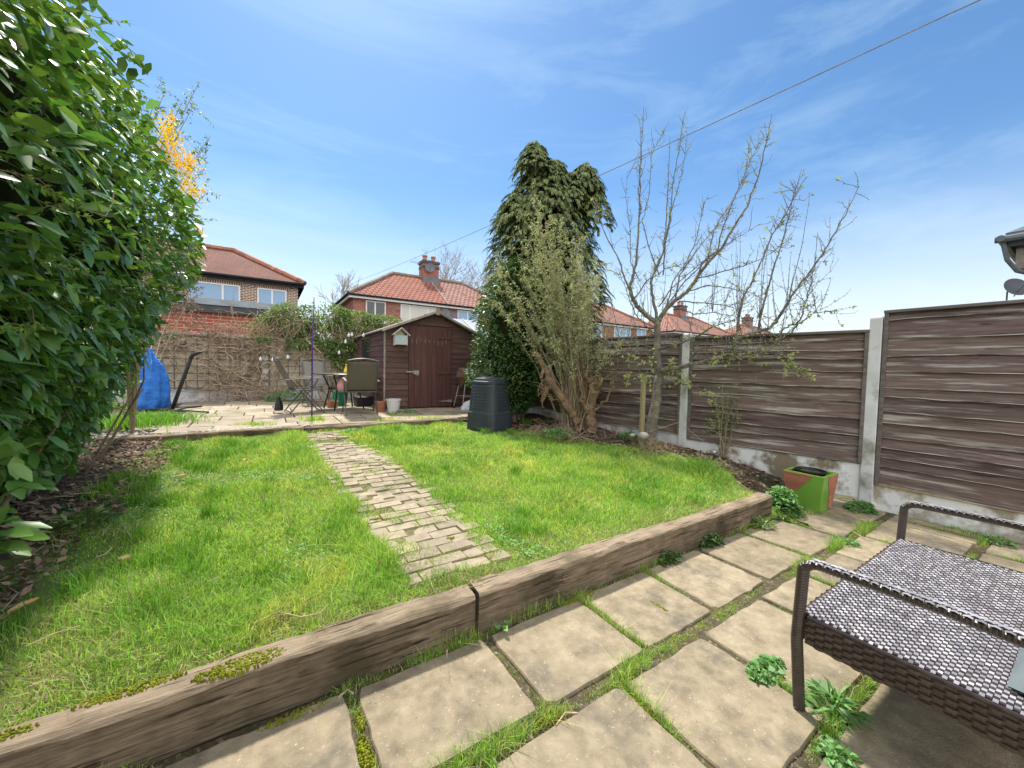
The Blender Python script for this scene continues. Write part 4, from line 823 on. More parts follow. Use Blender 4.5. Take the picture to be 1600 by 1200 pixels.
# ------------------------------------------------------------------ patio furniture
GCH = 'folding sling chairs round the garden table'
def make_chair(label, sling, fm=m_greymet):
    t = thing('folding_chair', label, 'chair', (0, 0, 0), GCH)
    def arc(x): return
    mb = MB()
    back = []
    for k in range(13):
        w = math.pi*k/12; back.append((-.255*math.cos(w) if False else -.255+.51*k/12, -.44-.02*math.sin(w), 1.0+.035*math.sin(w)))
    mb.tube([(-.255, -.16, .42)]+[(-.255, -.44, .99)]+back+[(.255, -.44, .99)]+[(.255, -.16, .42)], .013, 8)
    mb.build('back_frame', fm, t)
    mb = MB(); mb.grid(6, 12, lambda u, v: (-.242+.484*u, -.17-.262*v-.02*math.sin(math.pi*v), .44+.53*v)); mb.build('backrest', sling, t, smooth=True, solid=.004)
    mb = MB(); mb.tube([(-.255, -.20, .43), (-.255, .24, .45), (-.235, .27, .445), (.235, .27, .445), (.255, .24, .45), (.255, -.20, .43), (-.255, -.20, .43)], .012, 8); mb.build('seat_frame', fm, t)
    mb = MB(); mb.grid(6, 8, lambda u, v: (-.242+.484*u, -.19+.45*v, .437+.012*v-.02*math.sin(math.pi*v))); mb.build('seat', sling, t, smooth=True, solid=.004)
    for sx in (-.272, .272):
        mb = MB(); mb.tube([(sx, .20, .645), (sx, .12, .5), (sx, -.27, .012)], .012, 8); mb.build('leg', fm, t)
        mb = MB(); mb.tube([(sx*1.03, -.18, .64), (sx*1.03, .31, .012)], .012, 8); mb.build('leg', fm, t)
        mb = MB(); mb.box(sx-.024, sx+.024, -.34, .25, -.011, .011, Matrix.Translation((0, 0, .655)) @ Matrix.Rotation(R_(4), 4, 'X')); mb.build('armrest', m_trim, t, bevel=.008)
    for y_, z_ in ((-.25, .04), (.29, .04)): MB().tube([(-.276, y_, z_), (.276, y_, z_)], .010, 6).build('stretcher', fm, t)
    return t
c1 = make_chair('brown sling folding chair nearest the shed, its back to the lawn', m_sling)
c2 = dup(c1, (-.33, 6.55, .42), R_(-83), 'folding chair seen side-on, left of the table beside the purple pole')
c1.location = (.58, 5.95, .42); c1.rotation_euler = (0, 0, R_(-4))
c3 = make_chair('pale grey folding chair on the far side of the table, before the trellis', m_sling2); c3.location = (.08, 8.05, .42); c3.rotation_euler = (0, 0, R_(188))
tb = thing('garden_table', 'round brown glass-topped garden table among the folding chairs', 'table', (.45, 6.95, .42))
MB().lathe([(.0, .715), (.57, .715), (.585, .722), (.585, .735), (.57, .742), (0, .742)], (.45, 6.95, .42), 40, cap=False).build('table_top', m_tabletop, tb)
for k in range(4):
    w = R_(45+90*k+12); cx, cy = math.cos(w), math.sin(w); MB().tube([(.45+cx*.44, 6.95+cy*.44, 1.13), (.45+cx*.30, 6.95+cy*.30, .85), (.45+cx*.42, 6.95+cy*.42, .43)], .016, 8).build('leg', m_black, tb)
mb = MB(); mb.lathe([(.295, 0), (.31, 0), (.31, .02), (.295, .02)], (.45, 6.95, .84), 24, cap=False); mb.build('brace', m_black, tb)
# things around the table
def cloth(name, mat, c, rx, ry, h, seed, n=16, m=10, sag=.3, sq=2.2, pinch=0):
    mb = MB(); pr = []
    for j in range(m+1):
        f = j/m; r = (math.sin(math.pi*min(f*.55+.42, 1)) if not pinch else (1-f**1.3)*(.9+.1*math.sin(f*3)) + .02)
        pr.append((r, f))
    vs = []
    for r, f in pr:
        for k in range(n):
            w = 2*math.pi*k/n; e = 1+.22*(float(fbm(k*.7+seed, f*5+seed, 1))-.5)*2
            e *= 1+.12*math.sin(k*2.7+seed+f*3)
            vs.append((c[0]+math.cos(w)*rx*r*e, c[1]+math.sin(w)*ry*r*e, c[2]+h*f+h*.1*(float(vn(k+seed, f*6, 1))-.5)*(0 if f == 0 else 1)))
    fs = [(i*n+k, i*n+(k+1) % n, (i+1)*n+(k+1) % n, (i+1)*n+k) for i in range(m) for k in range(n)]+[tuple(range(n))[::-1], tuple(m*n+k for k in range(n))]
    return mb.add(vs, fs).build(name, mat, smooth=True)
yp = PX(548, 587, 7.9)
mb = MB(); mb.lathe([(.052, 0), (.05, .03), (.042, .07), (.03, .10), (.014, .14), (.012, .17), (.02, .175), (.02, .185), (.004, .19)], (.53, 7.2, 1.162), 14); tag(mb.build('bottle', m_yell, smooth=True), 'small pointed yellow bottle standing on the garden table', 'bottle')
tag(cloth('cloth_bag', m_pink, (.34, 6.55, .84), .08, .07, .25, 3), 'crumpled pink cloth bag hanging below the table edge', 'bag')
tag(cloth('plastic_bag', m_bag, (.36, 6.75, 1.0), .15, .1, .12, 8), 'white plastic bag tucked under the table top', 'bag')
mb = MB(); 
mb.lathe([(.12, 0), (.15, .28), (.165, .29), (.165, .31), (.14, .31), (.11, .02)], (.50, 7.75, .42), 20, cap=False)
for k in range(10): w = 2*math.pi*k/10; mb.tube([(.50+math.cos(w)*.128, 7.75+math.sin(w)*.128, .44), (.50+math.cos(w)*.158, 7.75+math.sin(w)*.158, .70)], .008, 4)
tag(mb.build('basket', m_basket), 'green plastic basket on the flags behind the table', 'basket')
def pot(x, y, z, r0, r1, h, mat, label, cat='pot', name='plant_pot', rim=True):
    pr = [(r0, 0), (r0+(r1-r0)*.82, h*.82)]+([(r1*1.05, h*.83), (r1*1.08, h)] if rim else [(r1, h)])+[(r1*.93, h), (r0*.9, .05*h+.01)]
    return tag(MB().lathe(pr, (x, y, z), 24, cap=False).add([], []).build(name, mat), label, cat)
pot(1.02, 6.22, .42, .085, .12, .20, m_terra, 'terracotta pot beside the white bucket at the shed corner')
pot(.28, 7.35, .42, .09, .11, .13, m_terra, 'low terracotta pot on the ground under the table')
bk = thing('bucket', 'white bucket with a sprig of weed at the shed corner', 'bucket', (1.22, 6.02, .42))
MB().lathe([(.105, 0), (.135, .23), (.148, .235), (.148, .26), (.125, .26), (.10, .02)], (1.22, 6.02, .42), 24, cap=False).build('pail', m_white, bk); MB().lathe([(.0, .22), (.128, .22)], (1.22, 6.02, .42), 20, cap=False).build('soil', m_soil, bk)
n = 60; P = np.tile([1.22, 6.02, .63], (n, 1))+rng.normal(0, .04, (n, 3))*[1, 1, .3]; V, F = leaf_arrays(P, rdir(n)+[0, 0, .8], rdir(n)+[0, 0, 1], .06, .02, full=False); mesh_np('foliage', V, F, m_weed, bk)
mb = MB(); mb.box(.78, 1.08, 7.3, 7.75, .42, .60); mb.box(.76, 1.10, 7.28, 7.77, .60, .63); tag(mb.build('dark_box', m_black, bevel=.01), 'low black box against the shed side wall', 'crate')  # plain low black box with a wider lid
# black cloth under chair
tag(cloth('black_cloth', m_black, (-.72, 6.62, .47), .07, .08, .26, 12), 'black cloth hanging under the side-on folding chair', 'cloth')
# purple pole with spiral
mb = MB(); mb.tube([(-.28, 5.42, .30), (-.275, 5.43, 1.4), (-.245, 5.44, 2.44)], [.013, .011, .006], 6)
mb.tube([(-.27+.020*math.cos(k*.5), 5.43+.020*math.sin(k*.5), 1.05+k*.0065) for k in range(180)], .004, 4)
tag(mb.build('garden_pole', m_purple, smooth=True), 'thin twisted purple metal pole standing at the edge of the far patio', 'pole')
# black stand
st = thing('parasol_stand', 'leaning black metal stand with splayed feet on the far patio near the blue cover', 'stand', (-2.3, 7.3, .42))
p0 = PX(268, 643, 6.72); p1 = PX(298, 560, 6.6); MB().tube([p0, (p0+p1)/2, p1], [.032, .03, .027], 10).build('post', m_black, st, smooth=True)
mb = MB(); mb.tube([p1+[-.0, 0, 0], p1+[.03, -.01, .06], p1+[.13, -.03, .11], p1+[.16, -.03, .10]], [.028, .035, .024, .014], 8); mb.build('top_joint', m_black, st, smooth=True)
mb = MB(); q = PX(326, 646, 6.8); z_ = .455
mb.tube([(p0[0]-.05, p0[1], z_), (p0[0]+.2, p0[1]-.03, z_+.01), (q[0], q[1], z_-.01)], .018, 8); mb.tube([(p0[0], p0[1], z_), (p0[0]+.12, p0[1]+.5, z_+.01), (p0[0]+.32, p0[1]+.85, z_)], .018, 8); mb.tube([(p0[0], p0[1], z_-.02), (p0[0], p0[1], z_+.08)], .04, 8); mb.build('foot', m_black, st, smooth=True)
# blue tarpaulin cover
mb = MB(); c = PX(234, 641, 7.3); c[2] = .44; n = 40; m = 26; vs = []
prof = [(.25, 0), (.27, .05), (.285, .2), (.28, .36), (.26, .5), (.21, .66), (.17, .82), (.10, .95), (.045, 1.06), (.012, 1.14)]
pr_r = np.interp(np.linspace(0, 1.14, m+1), [q[1] for q in prof], [q[0] for q in prof])
for i in range(m+1):
    f = i/m
    for k in range(n):
        w = 2*math.pi*k/n; e = 1+.10*math.sin(5*w+f*4)*(.4+f)+.07*math.sin(9*w-f*7)+.34*(float(fbm(k*.55, f*9, 1))-.5)*(1-f*.5); r = pr_r[i]*e
        vs.append((c[0]+.03*f+r*math.cos(w), c[1]+r*.8*math.sin(w), c[2]+1.14*f))
mb.add(vs, [(i*n+k, i*n+(k+1) % n, (i+1)*n+(k+1) % n, (i+1)*n+k) for i in range(m) for k in range(n)]+[tuple(m*n+k for k in range(n))])
tag(mb.build('tarpaulin_cover', m_tarp, smooth=True), 'bright blue peaked tarpaulin cover beside the hedge at the back left', 'cover')
tag(cloth('tarpaulin_scrap', m_tarp, tuple(PX(214, 580, 7.9)), .13, .1, .22, 22), 'scrap of blue and white sheeting behind the blue cover', 'sheet')
# string lights
sg = thing('string_lights', 'festoon cable with white bulbs hanging from the shed to the trellis', 'string lights', (.7, 8, 1.5))
pts_ = [PX(553, 517, 9.2)]+[PX(u, v, 9.2) for u, v in ((546, 519), (540, 529), (530, 547), (505, 566), (472, 563), (450, 553), (426, 557), (407, 556), (380, 552))]
MB().tube(pts_, .004, 4).build('cable', m_black, sg)
b0_ = None
for u, v in ((545, 524), (550, 523), (540, 534), (530, 551), (472, 567), (450, 558), (426, 562), (407, 561), (568, 524)):
    p = PX(u, v, 9.2); o = MB().lathe([(.010, .06), (.012, .035), (.028, .018), (.033, -.008), (.024, -.034), (.005, -.046)], p, 10).build('bulb', m_bulb, sg, smooth=True)
# barbecue
bq = thing('barbecue', 'rusty barrel barbecue on legs at the right of the shed', 'barbecue', (3.0, 6.15, .42))
def halfbarrel(mb, x0, x1, cy, cz, r, a0, a1, n=14):
    vs = [(x, cy+r*math.cos(a0+(a1-a0)*k/n), cz+r*math.sin(a0+(a1-a0)*k/n)) for x in (x0, x1) for k in range(n+1)]; m = n+1
    mb.add(vs, [(k, k+1, m+k+1, m+k) for k in range(n)]+[tuple(range(m)), tuple(range(m, 2*m))[::-1]])
mb = MB(); halfbarrel(mb, 2.70, 3.40, 6.1, 1.12, .21, 0, math.pi); lid = mb.build('lid', m_bbq, bq); lid.data.polygons.foreach_set('use_smooth', [False]*len(lid.data.polygons))
mb = MB(); mb.tube([(2.95, 5.90, 1.20), (2.95, 5.86, 1.20), (3.12, 5.86, 1.20), (3.12, 5.90, 1.20)], .009, 6); mb.build('handle', m_black, lid)
mb = MB(); halfbarrel(mb, 2.71, 3.39, 6.1, 1.115, .205, math.pi, 2*math.pi); mb.build('drum', m_rust, bq)
for x, y0_ in ((2.76, 5.95), (2.76, 6.25), (3.34, 5.95), (3.34, 6.25)):
    MB().tube([(x, y0_, 1.0), (x-.10 if x < 3 else x+.05, y0_+(-.08 if y0_ < 6.1 else .08), .46)], .012, 6).build('leg', m_galv, bq)
mb = MB(); mb.tube([(2.70, 5.9, .70), (3.37, 5.9, .70)], .009, 6); mb.tube([(2.70, 6.3, .70), (3.37, 6.3, .70)], .009, 6)
for k in range(7): mb.tube([(2.74+k*.1, 5.9, .705), (2.74+k*.1, 6.3, .705)], .005, 4)
mb.build('shelf', m_galv, bq)
for y in (5.86, 6.34): MB().tube([(2.66, y-.012, .485), (2.66, y+.012, .485)], .065, 16).build('wheel', m_black, bq)
tag(cloth('plastic_sack', m_bag, (2.78, 5.70, .42), .22, .13, .23, 31), 'crumpled white plastic sack on the ground under the barbecue', 'sack')
# compost bin
cb = thing('compost_bin', 'tapered charcoal plastic compost bin at the back edge of the lawn, before the laurel bush', 'compost bin', (2.30, 4.02, .30))
cx, cy, cz = 2.30, 4.02, .30; rt_ = R_(20)
MB().lathe([(.325, 0), (.32, .05), (.31, .30), (.295, .31), (.26, .74), (.245, .78)], (cx, cy, cz), 48, sq=4.2, rot=rt_).build('body', m_plasticblk, cb, bevel=.004)
MB().lathe([(.262, .775), (.262, .815), (.24, .83), (.235, .86), (.12, .895), (.0, .90)], (cx, cy, cz), 40, sq=3.6, rot=rt_, cap=False).build('lid', m_plasticblk, cb, smooth=False)
mb = MB()
def onface(fa, s, z, outp=0):      # face direction angle, sideways, height on the tapered side
    hw = .325*(1-.22*z/.78)*.985+outp; c_, s_ = math.cos(fa), math.sin(fa); return (cx+c_*hw-s_*s, cy+s_*hw+c_*s, cz+z)
for fa in (rt_-math.pi/2, rt_+math.pi):
    for k in range(8):
        z = .36+k*.05
        P = [onface(fa, s, zz, o_) for (zz, o_) in ((z, .002), (z+.010, .014), (z+.022, .002)) for s in (-.13, .13)]
        mb.add(P, [(0, 1, 3, 2), (2, 3, 5, 4)])
mb.build('vent_ribs', m_plasticblk, cb)
fa = rt_-math.pi/2; mb = MB(); P = [onface(fa, s, z, o_) for o_ in (.0, .018) for z, s in ((.03, -.13), (.03, .13), (.24, .12), (.24, -.12))]; mb.add(P, [(4, 5, 6, 7), (0, 1, 5, 4), (1, 2, 6, 5), (2, 3, 7, 6), (3, 0, 4, 7)])
mb.build('hatch', m_plasticblk, cb, bevel=.006); mb = MB(); fa = rt_+math.pi; P = [onface(fa, s, z, o_) for o_ in (.0, .018) for z, s in ((.03, -.13), (.03, .13), (.24, .12), (.24, -.12))]; mb.add(P, [(4, 5, 6, 7), (0, 1, 5, 4), (1, 2, 6, 5), (2, 3, 7, 6), (3, 0, 4, 7)])
mb.build('hatch', m_plasticblk, cb, bevel=.006)
# green planter
gx0, gx1, gy0, gy1 = 3.58, 3.93, -.24, .11
pl = thing('square_planter', 'square green glazed planter with rough terracotta corners by the fence post', 'planter', ((gx0+gx1)/2, (gy0+gy1)/2, 0))
mb = MB(); tp = .036; hh = .37; e = .03
O0 = [(gx0+tp, gy0+tp), (gx1-tp, gy0+tp), (gx1-tp, gy1-tp), (gx0+tp, gy1-tp)]; O1 = [(gx0, gy0), (gx1, gy0), (gx1, gy1), (gx0, gy1)]; I1 = [(gx0+e, gy0+e), (gx1-e, gy0+e), (gx1-e, gy1-e), (gx0+e, gy1-e)]
mb.add([(x, y, 0.002) for x, y in O0]+[(x, y, hh) for x, y in O1]+[(x, y, hh) for x, y in I1]+[(x, y, hh-.1) for x, y in I1], [(0, 3, 2, 1)]+[(i, (i+1) % 4, 4+(i+1) % 4, 4+i) for i in range(4)]+[(4+i, 4+(i+1) % 4, 8+(i+1) % 4, 8+i) for i in range(4)]+[(8+i, 8+(i+1) % 4, 12+(i+1) % 4, 12+i) for i in range(4)]+[(12, 13, 14, 15)])
mb.build('pot_body', m_green, pl, bevel=.006)
def pface(axis, s, z, o=.0012):  # point on the tapered side: axis 'x' = face toward -x, 'y' = toward -y
    f = 1-z/hh; t_ = tp*f
    if axis == 'x': y0_, y1_ = gy0+t_, gy1-t_; return (gx0+t_-o, y0_+(y1_-y0_)*s, z)
    x0_, x1_ = gx0+t_, gx1-t_; return (x0_+(x1_-x0_)*s, gy0+t_-o, z)
def patch(axis, poly, nl=12):
    mb = MB(); z0_, z1_ = min(p[1] for p in poly), max(p[1] for p in poly); N_ = 26
    for i in range(N_):      # horizontal ribs of bare clay
        za = z0_+(z1_-z0_)*i/N_; zb = z0_+(z1_-z0_)*(i+1)/N_; zm = (za+zb)/2; xs_ = []
        for j in range(len(poly)):
            (s0, q0), (s1, q1) = poly[j], poly[(j+1) % len(poly)]
            if (q0-zm)*(q1-zm) < 0: xs_.append(s0+(s1-s0)*(zm-q0)/(q1-q0))
        if len(xs_) < 2: continue
        a, b_ = min(xs_), max(xs_); ks = [a+(b_-a)*k/nl for k in range(nl+1)]
        vs = [pface(axis, s, zz, oo) for (zz, oo) in ((za, .001), (zm, .004+random.uniform(0, .002)), (zb, .001)) for s in ks]; w_ = nl+1
        mb.add(vs, [(r*w_+k, r*w_+k+1, (r+1)*w_+k+1, (r+1)*w_+k) for r in range(2) for k in range(nl)])
    mb.build('terracotta_patch', m_terra, pl)
patch('x', [(.26, .362), (.36, .31), (.50, .25), (.64, .19), (.80, .165), (.90, .15), (.992, .145), (.992, .362)])
patch('y', [(.34, .362), (.30, .30), (.48, .22), (.56, .12), (.66, .02), (.992, .01), (.992, .362)])
MB().lathe([(.10, .30), (.125, .375), (.135, .375), (.135, .385), (.115, .385), (.09, .31)], ((gx0+gx1)/2, (gy0+gy1)/2, 0), 28, cap=False).build('inner_pot', m_black, pl)
MB().lathe([(.0, .36), (.115, .36)], ((gx0+gx1)/2, (gy0+gy1)/2, 0), 20, cap=False).build('soil', m_soil, pl)
# ------------------------------------------------------------------ rattan bench
BX0, BX1, BY1, BY0 = .88, 2.22, -1.06, -1.80; SH, AH = .41, .62
bench = thing('rattan_bench', 'dark woven rattan garden bench with arms on the near patio', 'bench', ((BX0+BX1)/2, (BY0+BY1)/2, 0))
# woven seat: strands passing over and under
def weave(x0, x1, y0, y1, z, px, py):
    nx_, ny_ = int((x1-x0)/px), int((y1-y0)/py); VL, FL, VD, FD = [], [], [], []
    for i in range(nx_):
        for j in range(ny_):
            cx_, cy_ = x0+(i+.5)*px, y0+(j+.5)*py; over = (i+j) % 2 == 0
            sag = -.012*math.sin(math.pi*(cx_-x0)/(x1-x0))*math.sin(math.pi*(cy_-y0)/(y1-y0))
            jt = random.uniform(-.0006, .0006)
            if over: hx_, hy_ = px*.62, py*.44; st_ = [(-hx_, -hy_, -.0018), (-hx_*.5, -hy_, .0016), (hx_*.5, -hy_, .0016), (hx_, -hy_, -.0018)]; q = [(a, b_, c_) for a, b_, c_ in st_]+[(a, -b_, c_) for a, b_, c_ in st_]
            else: hx_, hy_ = px*.40, py*.62; st_ = [(-hx_, -hy_, -.0022), (-hx_, -hy_*.5, .0008), (-hx_, hy_*.5, .0008), (-hx_, hy_, -.0022)]; q = [(a, b_, c_) for a, b_, c_ in st_]+[(-a, b_, c_) for a, b_, c_ in st_]
            Vt, Ft = (VL, FL) if over else (VD, FD); n0 = len(Vt)
            Vt += [(cx_+a+jt, cy_+b_+jt, z+sag+c_) for a, b_, c_ in q]
            fs = [(n0+k, n0+k+1, n0+5+k, n0+4+k) for k in range(3)]
            Ft += fs if over else [f[::-1] for f in fs]
    return VL, FL, VD, FD
VL, FL, VD, FD = weave(BX0+.012, BX1-.012, BY0+.03, BY1+.015, SH, .0165, .0125)
seat = mesh_np('seat', VD, FD, m_wick, bench); mesh_np('woven_strands', VL, FL, m_wickl, seat)
MB().box(BX0+.02, BX1-.02, BY0+.03, BY1+.005, SH-.03, SH-.012).build('seat_board', m_wick, bench)
def wrapped(name, path, r, par, pitch=.011, flat=.75, gl=0):
    P = [np.array(p, float) for p in path]; out = []; rad = []
    for a, b_ in zip(P[:-1], P[1:]):
        L = np.linalg.norm(b_-a); k = max(2, int(L/(pitch/4)))
        for i in range(k): out.append(a+(b_-a)*i/k); rad.append(r*(1+.045*math.sin(2*math.pi*(i*L/k)/pitch)))
    out.append(P[-1]); rad.append(r); return MB().tube(out, rad, 8, flat=flat).build(name, m_wick, par, smooth=False)
for x in (BX0, BX1):
    wrapped('front_leg', [(x+(.03 if x < 1 else -.0), BY1+.0, .004), (x, BY1+.01, .30), (x+.0, BY1-.0, AH-.03), (x+.005, BY1-.02, AH-.008)], .021, bench)
    arm = wrapped('arm', [(x+.005, BY1-.012, AH-.012), (x, BY1-.05, AH), (x, (BY0+BY1)/2, AH+.006), (x, BY0+.02, AH-.01)], .022, bench)
    mb = MB()
    L = BY1-BY0-.06; npad = int(L/.013)
    for k in range(npad):
        for s in range(3):
            if (k+s) % 2 == 0:
                y = BY1-.03-k*.013; xx = x-.014+s*.014; zz = AH+.0185+.006*math.sin(math.pi*k/npad)*1.0-(.004 if s != 1 else 0)-.012*max(0, (k/npad-.5))
                mb.add([(xx-.008, y-.010, zz-.001), (xx+.008, y-.010, zz-.001), (xx+.008, y, zz+.002), (xx-.008, y, zz+.002), (xx+.008, y+.010, zz-.001), (xx-.008, y+.010, zz-.001)], [(0, 1, 2, 3), (3, 2, 4, 5)])
    mb.build('glint_strands', m_wickl, arm)  # pale strands with the gloss along the arm painted in
    wrapped('rear_leg', [(x, BY0-.03, .004), (x, BY0+.01, .35), (x, BY0+.0, .62), (x, BY0-.05, .84)], .024, bench)
def apron(p, q, z0, z1, outn):
    p, q = np.array(p), np.array(q); L = np.linalg.norm(q-p); d = (q-p)/L; mb = MB(); px = .028; py = .0125; nx_ = int(L/px); ny_ = int((z1-z0)/py)
    for j in range(ny_):
        for i in range(nx_):
            o_ = .006 if (i+j) % 2 else -.001; s0, s1 = (i-.1)*px, (i+1.1)*px; zc = z0+(j+.5)*py
            vs = []
            for s, oo in ((s0, -.001), (s0+(s1-s0)*.3, o_), (s0+(s1-s0)*.7, o_), (s1, -.001)):
                for dz in (-py*.44, py*.44): c_ = p+d*s; vs.append((c_[0]+outn[0]*oo, c_[1]+outn[1]*oo, zc+dz))
            mb.add(vs, [(k*2, k*2+2, k*2+3, k*2+1) for k in range(3)])
    x0, x1 = sorted((p[0]-outn[0]*.004, q[0]-outn[0]*.022)); y0, y1 = sorted((p[1]-outn[1]*.004, q[1]-outn[1]*.022))
    mb.box(x0, x1, y0, y1, z0, z1); return mb.build('woven_apron', m_wick, bench)
apron((BX0-.004, BY1-.02), (BX0-.004, BY0+.02), SH-.112, SH-.004, (-1, 0)); apron((BX1+.004, BY1-.02), (BX1+.004, BY0+.02), SH-.112, SH-.004, (1, 0))
apron((BX0+.02, BY1+.016), (BX1-.02, BY1+.016), SH-.112, SH-.004, (0, 1)); apron((BX0+.02, BY0+.004), (BX1-.02, BY0+.004), SH-.112, SH-.004, (0, -1))
wrapped('top_rail', [(BX0, BY0-.05, .84), (BX1, BY0-.05, .84)], .024, bench)
VL, FL, VD, FD = weave(0, BX1-BX0-.04, 0, .42, 0, .0165, .0125)
tr_ = lambda P: [(BX0+.02+x, BY0+.012-.14*y+z*0-.0, SH+.02+y*.98) for x, y, z in P]
def trb(P): return [(BX0+.02+x, BY0-.0-.13*y+z, SH+.01+y*.98) for x, y, z in P]
bk_ = mesh_np('backrest', trb(VD), FD, m_wick, bench); mesh_np('woven_strands', trb(VL), FL, m_wickl, bk_)
mb = MB(); mb.grid(14, 10, lambda u, v: (.985+.34*u, -1.79+.24*v, .425+.075*(1-(2*u-1)**4)*(1-(2*v-1)**4))); mb.grid(14, 10, lambda u, v: (.985+.34*(1-u), -1.79+.24*v, .421-.0*(1-(2*u-1)**4)))
tag(mb.build('cushion', m_cush, smooth=True), 'grey cushion lying on the bench seat at the right edge', 'cushion')
# ------------------------------------------------------------------ small things in the beds
tag(MB().tube([PX(1002, 696, 5.2), PX(1004, 640, 5.2), PX(1006, 588, 5.2)], [.036, .035, .034], 12).build('tree_stake', m_stake), 'round wooden stake standing beside the apple tree trunk', 'stake')
def rock(u, v, t, r, label, nm='garden_stone'):
    p = PX(u, v, t); mb = MB(); n, m = 12, 7; vs = []
    for i in range(m+1):
        th = math.pi*i/m
        for k in range(n):
            w = 2*math.pi*k/n; e = r*(1+.35*(float(fbm(k*.5+r*90, i*.6, 1))-.5)*2*math.sin(th)); vs.append((p[0]+e*math.sin(th)*math.cos(w), p[1]+e*.8*math.sin(th)*math.sin(w), p[2]+e*.7*math.cos(th)))
    mb.add(vs, [(i*n+k, i*n+(k+1) % n, (i+1)*n+(k+1) % n, (i+1)*n+k) for i in range(m) for k in range(n)]); tag(mb.build(nm, m_stone, smooth=True), label, 'stone')
rock(1005, 681, 5.05, .075, 'grey stone at the foot of the wooden stake'); rock(988, 680, 5.2, .035, 'small white stone just left of the wooden stake'); rock(1116, 706, 4.5, .028, 'white pebble in the bed under the fence panel'); rock(1152, 722, 4.3, .02, 'small pale pebble near the right end of the flower bed')
mb = MB(); p = PX(210, 673, 5.6); mb.box(p[0]-.22, p[0]+.22, p[1]-.16, p[1]+.16, .43, .465); tag(mb.build('loose_paver', m_plaster, bevel=.006), 'loose pale grey paver at the foot of the hedge by the far sleepers', 'paver')
def fleaf(u, v, L, Wd, mat, label, rz, zoff=.03, tilt=.25):
    p = PX(u, v, 1); d = p-CAM; k = 0
    for t in np.arange(.8, 7, .01):
        q = CAM+d*t
        if q[2] <= float(gz(q[0], q[1]))+zoff: break
    mb = MB(); n = 8
    vs = []
    for i in range(n+1):
        s = i/n; w_ = Wd*math.sin(math.pi*min(s*.9+.06, 1))**.8*.5
        for sgn in (-1, 0, 1): x = (s-.5)*L; y = sgn*w_; z = .018*abs(sgn)+.03*math.sin(s*3)*L*4*tilt; vs.append((q[0]+x*math.cos(rz)-y*math.sin(rz), q[1]+x*math.sin(rz)+y*math.cos(rz), q[2]+z))
    mb.add(vs, [(i*3+j, i*3+j+1, (i+1)*3+j+1, (i+1)*3+j) for i in range(n) for j in range(2)]); o = mb.build('fallen_leaf', mat, smooth=True); tag(o, label, 'leaf', 'fallen leaves on the lawn')
fleaf(38, 950, .105, .04, m_orleaf, 'large orange and yellow fallen leaf at the left edge of the lawn', R_(55))
fleaf(285, 745, .07, .045, m_tanleaf, 'curled tan leaf standing out in the grass of the left lawn', R_(20))
fleaf(183, 793, .07, .05, m_litter, 'dark brown curled leaf near the hedge soil', R_(100))
fleaf(196, 875, .06, .05, m_tanleaf, 'pale pinkish leaf lying in the grass near the hedge', R_(10))
fleaf(384, 720, .06, .045, m_tanleaf, 'tan leaf at the far left of the brick path', R_(60)); fleaf(228, 720, .06, .04, m_tanleaf, 'tan leaf near the far end of the left lawn', R_(150))
def stick(pts, label, r=.003):
    P = []
    for u, v in pts:
        d = PX(u, v, 1)-CAM
        for t in np.arange(.8, 7, .01):
            q = CAM+d*t
            if q[2] <= max(float(gz(q[0], q[1])), 0)+.045: break
        P.append(q)
    tag(MB().tube(P, r, 5).build('fallen_twig', m_straw), label, 'twig', 'fallen twigs')
stick([(395, 975), (434, 956), (470, 964), (500, 958), (512, 945)], 'long bent pale twig lying on the grass near the path')
stick([(40, 1010), (85, 990), (125, 978)], 'short pale twig on the mossy left lawn')
def patiotwig(u0, v0, u1, v1, label, r=.003):
    a, b_ = [CAM+(PX(u, v, 1)-CAM)*(1.35-.006)/(-(PX(u, v, 1)-CAM)[2]) for u, v in ((u0, v0), (u1, v1))]
    m_ = (a+b_)/2+np.array([.01, .02, .006]); tag(MB().tube([a, m_, b_], r, 5).build('fallen_twig', m_vine), label, 'twig', 'fallen twigs')
patiotwig(528, 1090, 552, 1084, 'small twig lying below the timber sleeper on the patio', .004); patiotwig(868, 1134, 902, 1114, 'curved twig on the edge of the near paving slab')
patiotwig(1330, 830, 1352, 842, 'dark twig on the slabs behind the bench', .004)
# ------------------------------------------------------------------ laurel hedge on the left
hedge = thing('laurel_hedge', 'tall glossy laurel hedge filling the left side of the photo', 'hedge', (-2.6, 1.5, .2))
HA, HZ, HRX, HRZ = -3.05, 2.05, 1.46, 2.08; HB0, HB1 = -2.2, 4.6
def hsurf(b, th, off=0.0):
    # point and outward normal on the lumpy hedge surface (th: angle in the cross-section)
    b = np.asarray(b, float); th = np.asarray(th, float)
    endf = np.clip(1-np.clip((b-(HB1-1.3))/1.3, 0, 1)**2.2, 0, 1)**.5
    c, s = np.cos(th), np.sin(th); q = (np.abs(c)**2.6+np.abs(s)**2.6)**(-1/2.6)
    zc = s*q; low = np.clip(-zc, 0, 1)
    lump = (fbm(b*1.0+3, th*1.5+9, 1.6)-.5)*.46+(fbm(b+7, th*2+1, 4)-.5)*.20
    rx = (HRX*(1-.52*low**.75)+lump*(1-.5*low)-off)*(.25+.75*endf); rz = (HRZ+lump*.8-off)*(.45+.55*endf)
    rx = rx*(1-.40*sstep(b, 2.3, 4.1)*np.clip((.15-zc)/.5, 0, 1))
    x = HA+rx*c*q; z = HZ+rz*s*q
    nrm = unit(np.stack([c*q/HRX, (1-endf)*1.4, s*q/HRZ], -1))
    return np.stack([x, b+(1-endf)*.0, z], -1), nrm
n = 27000
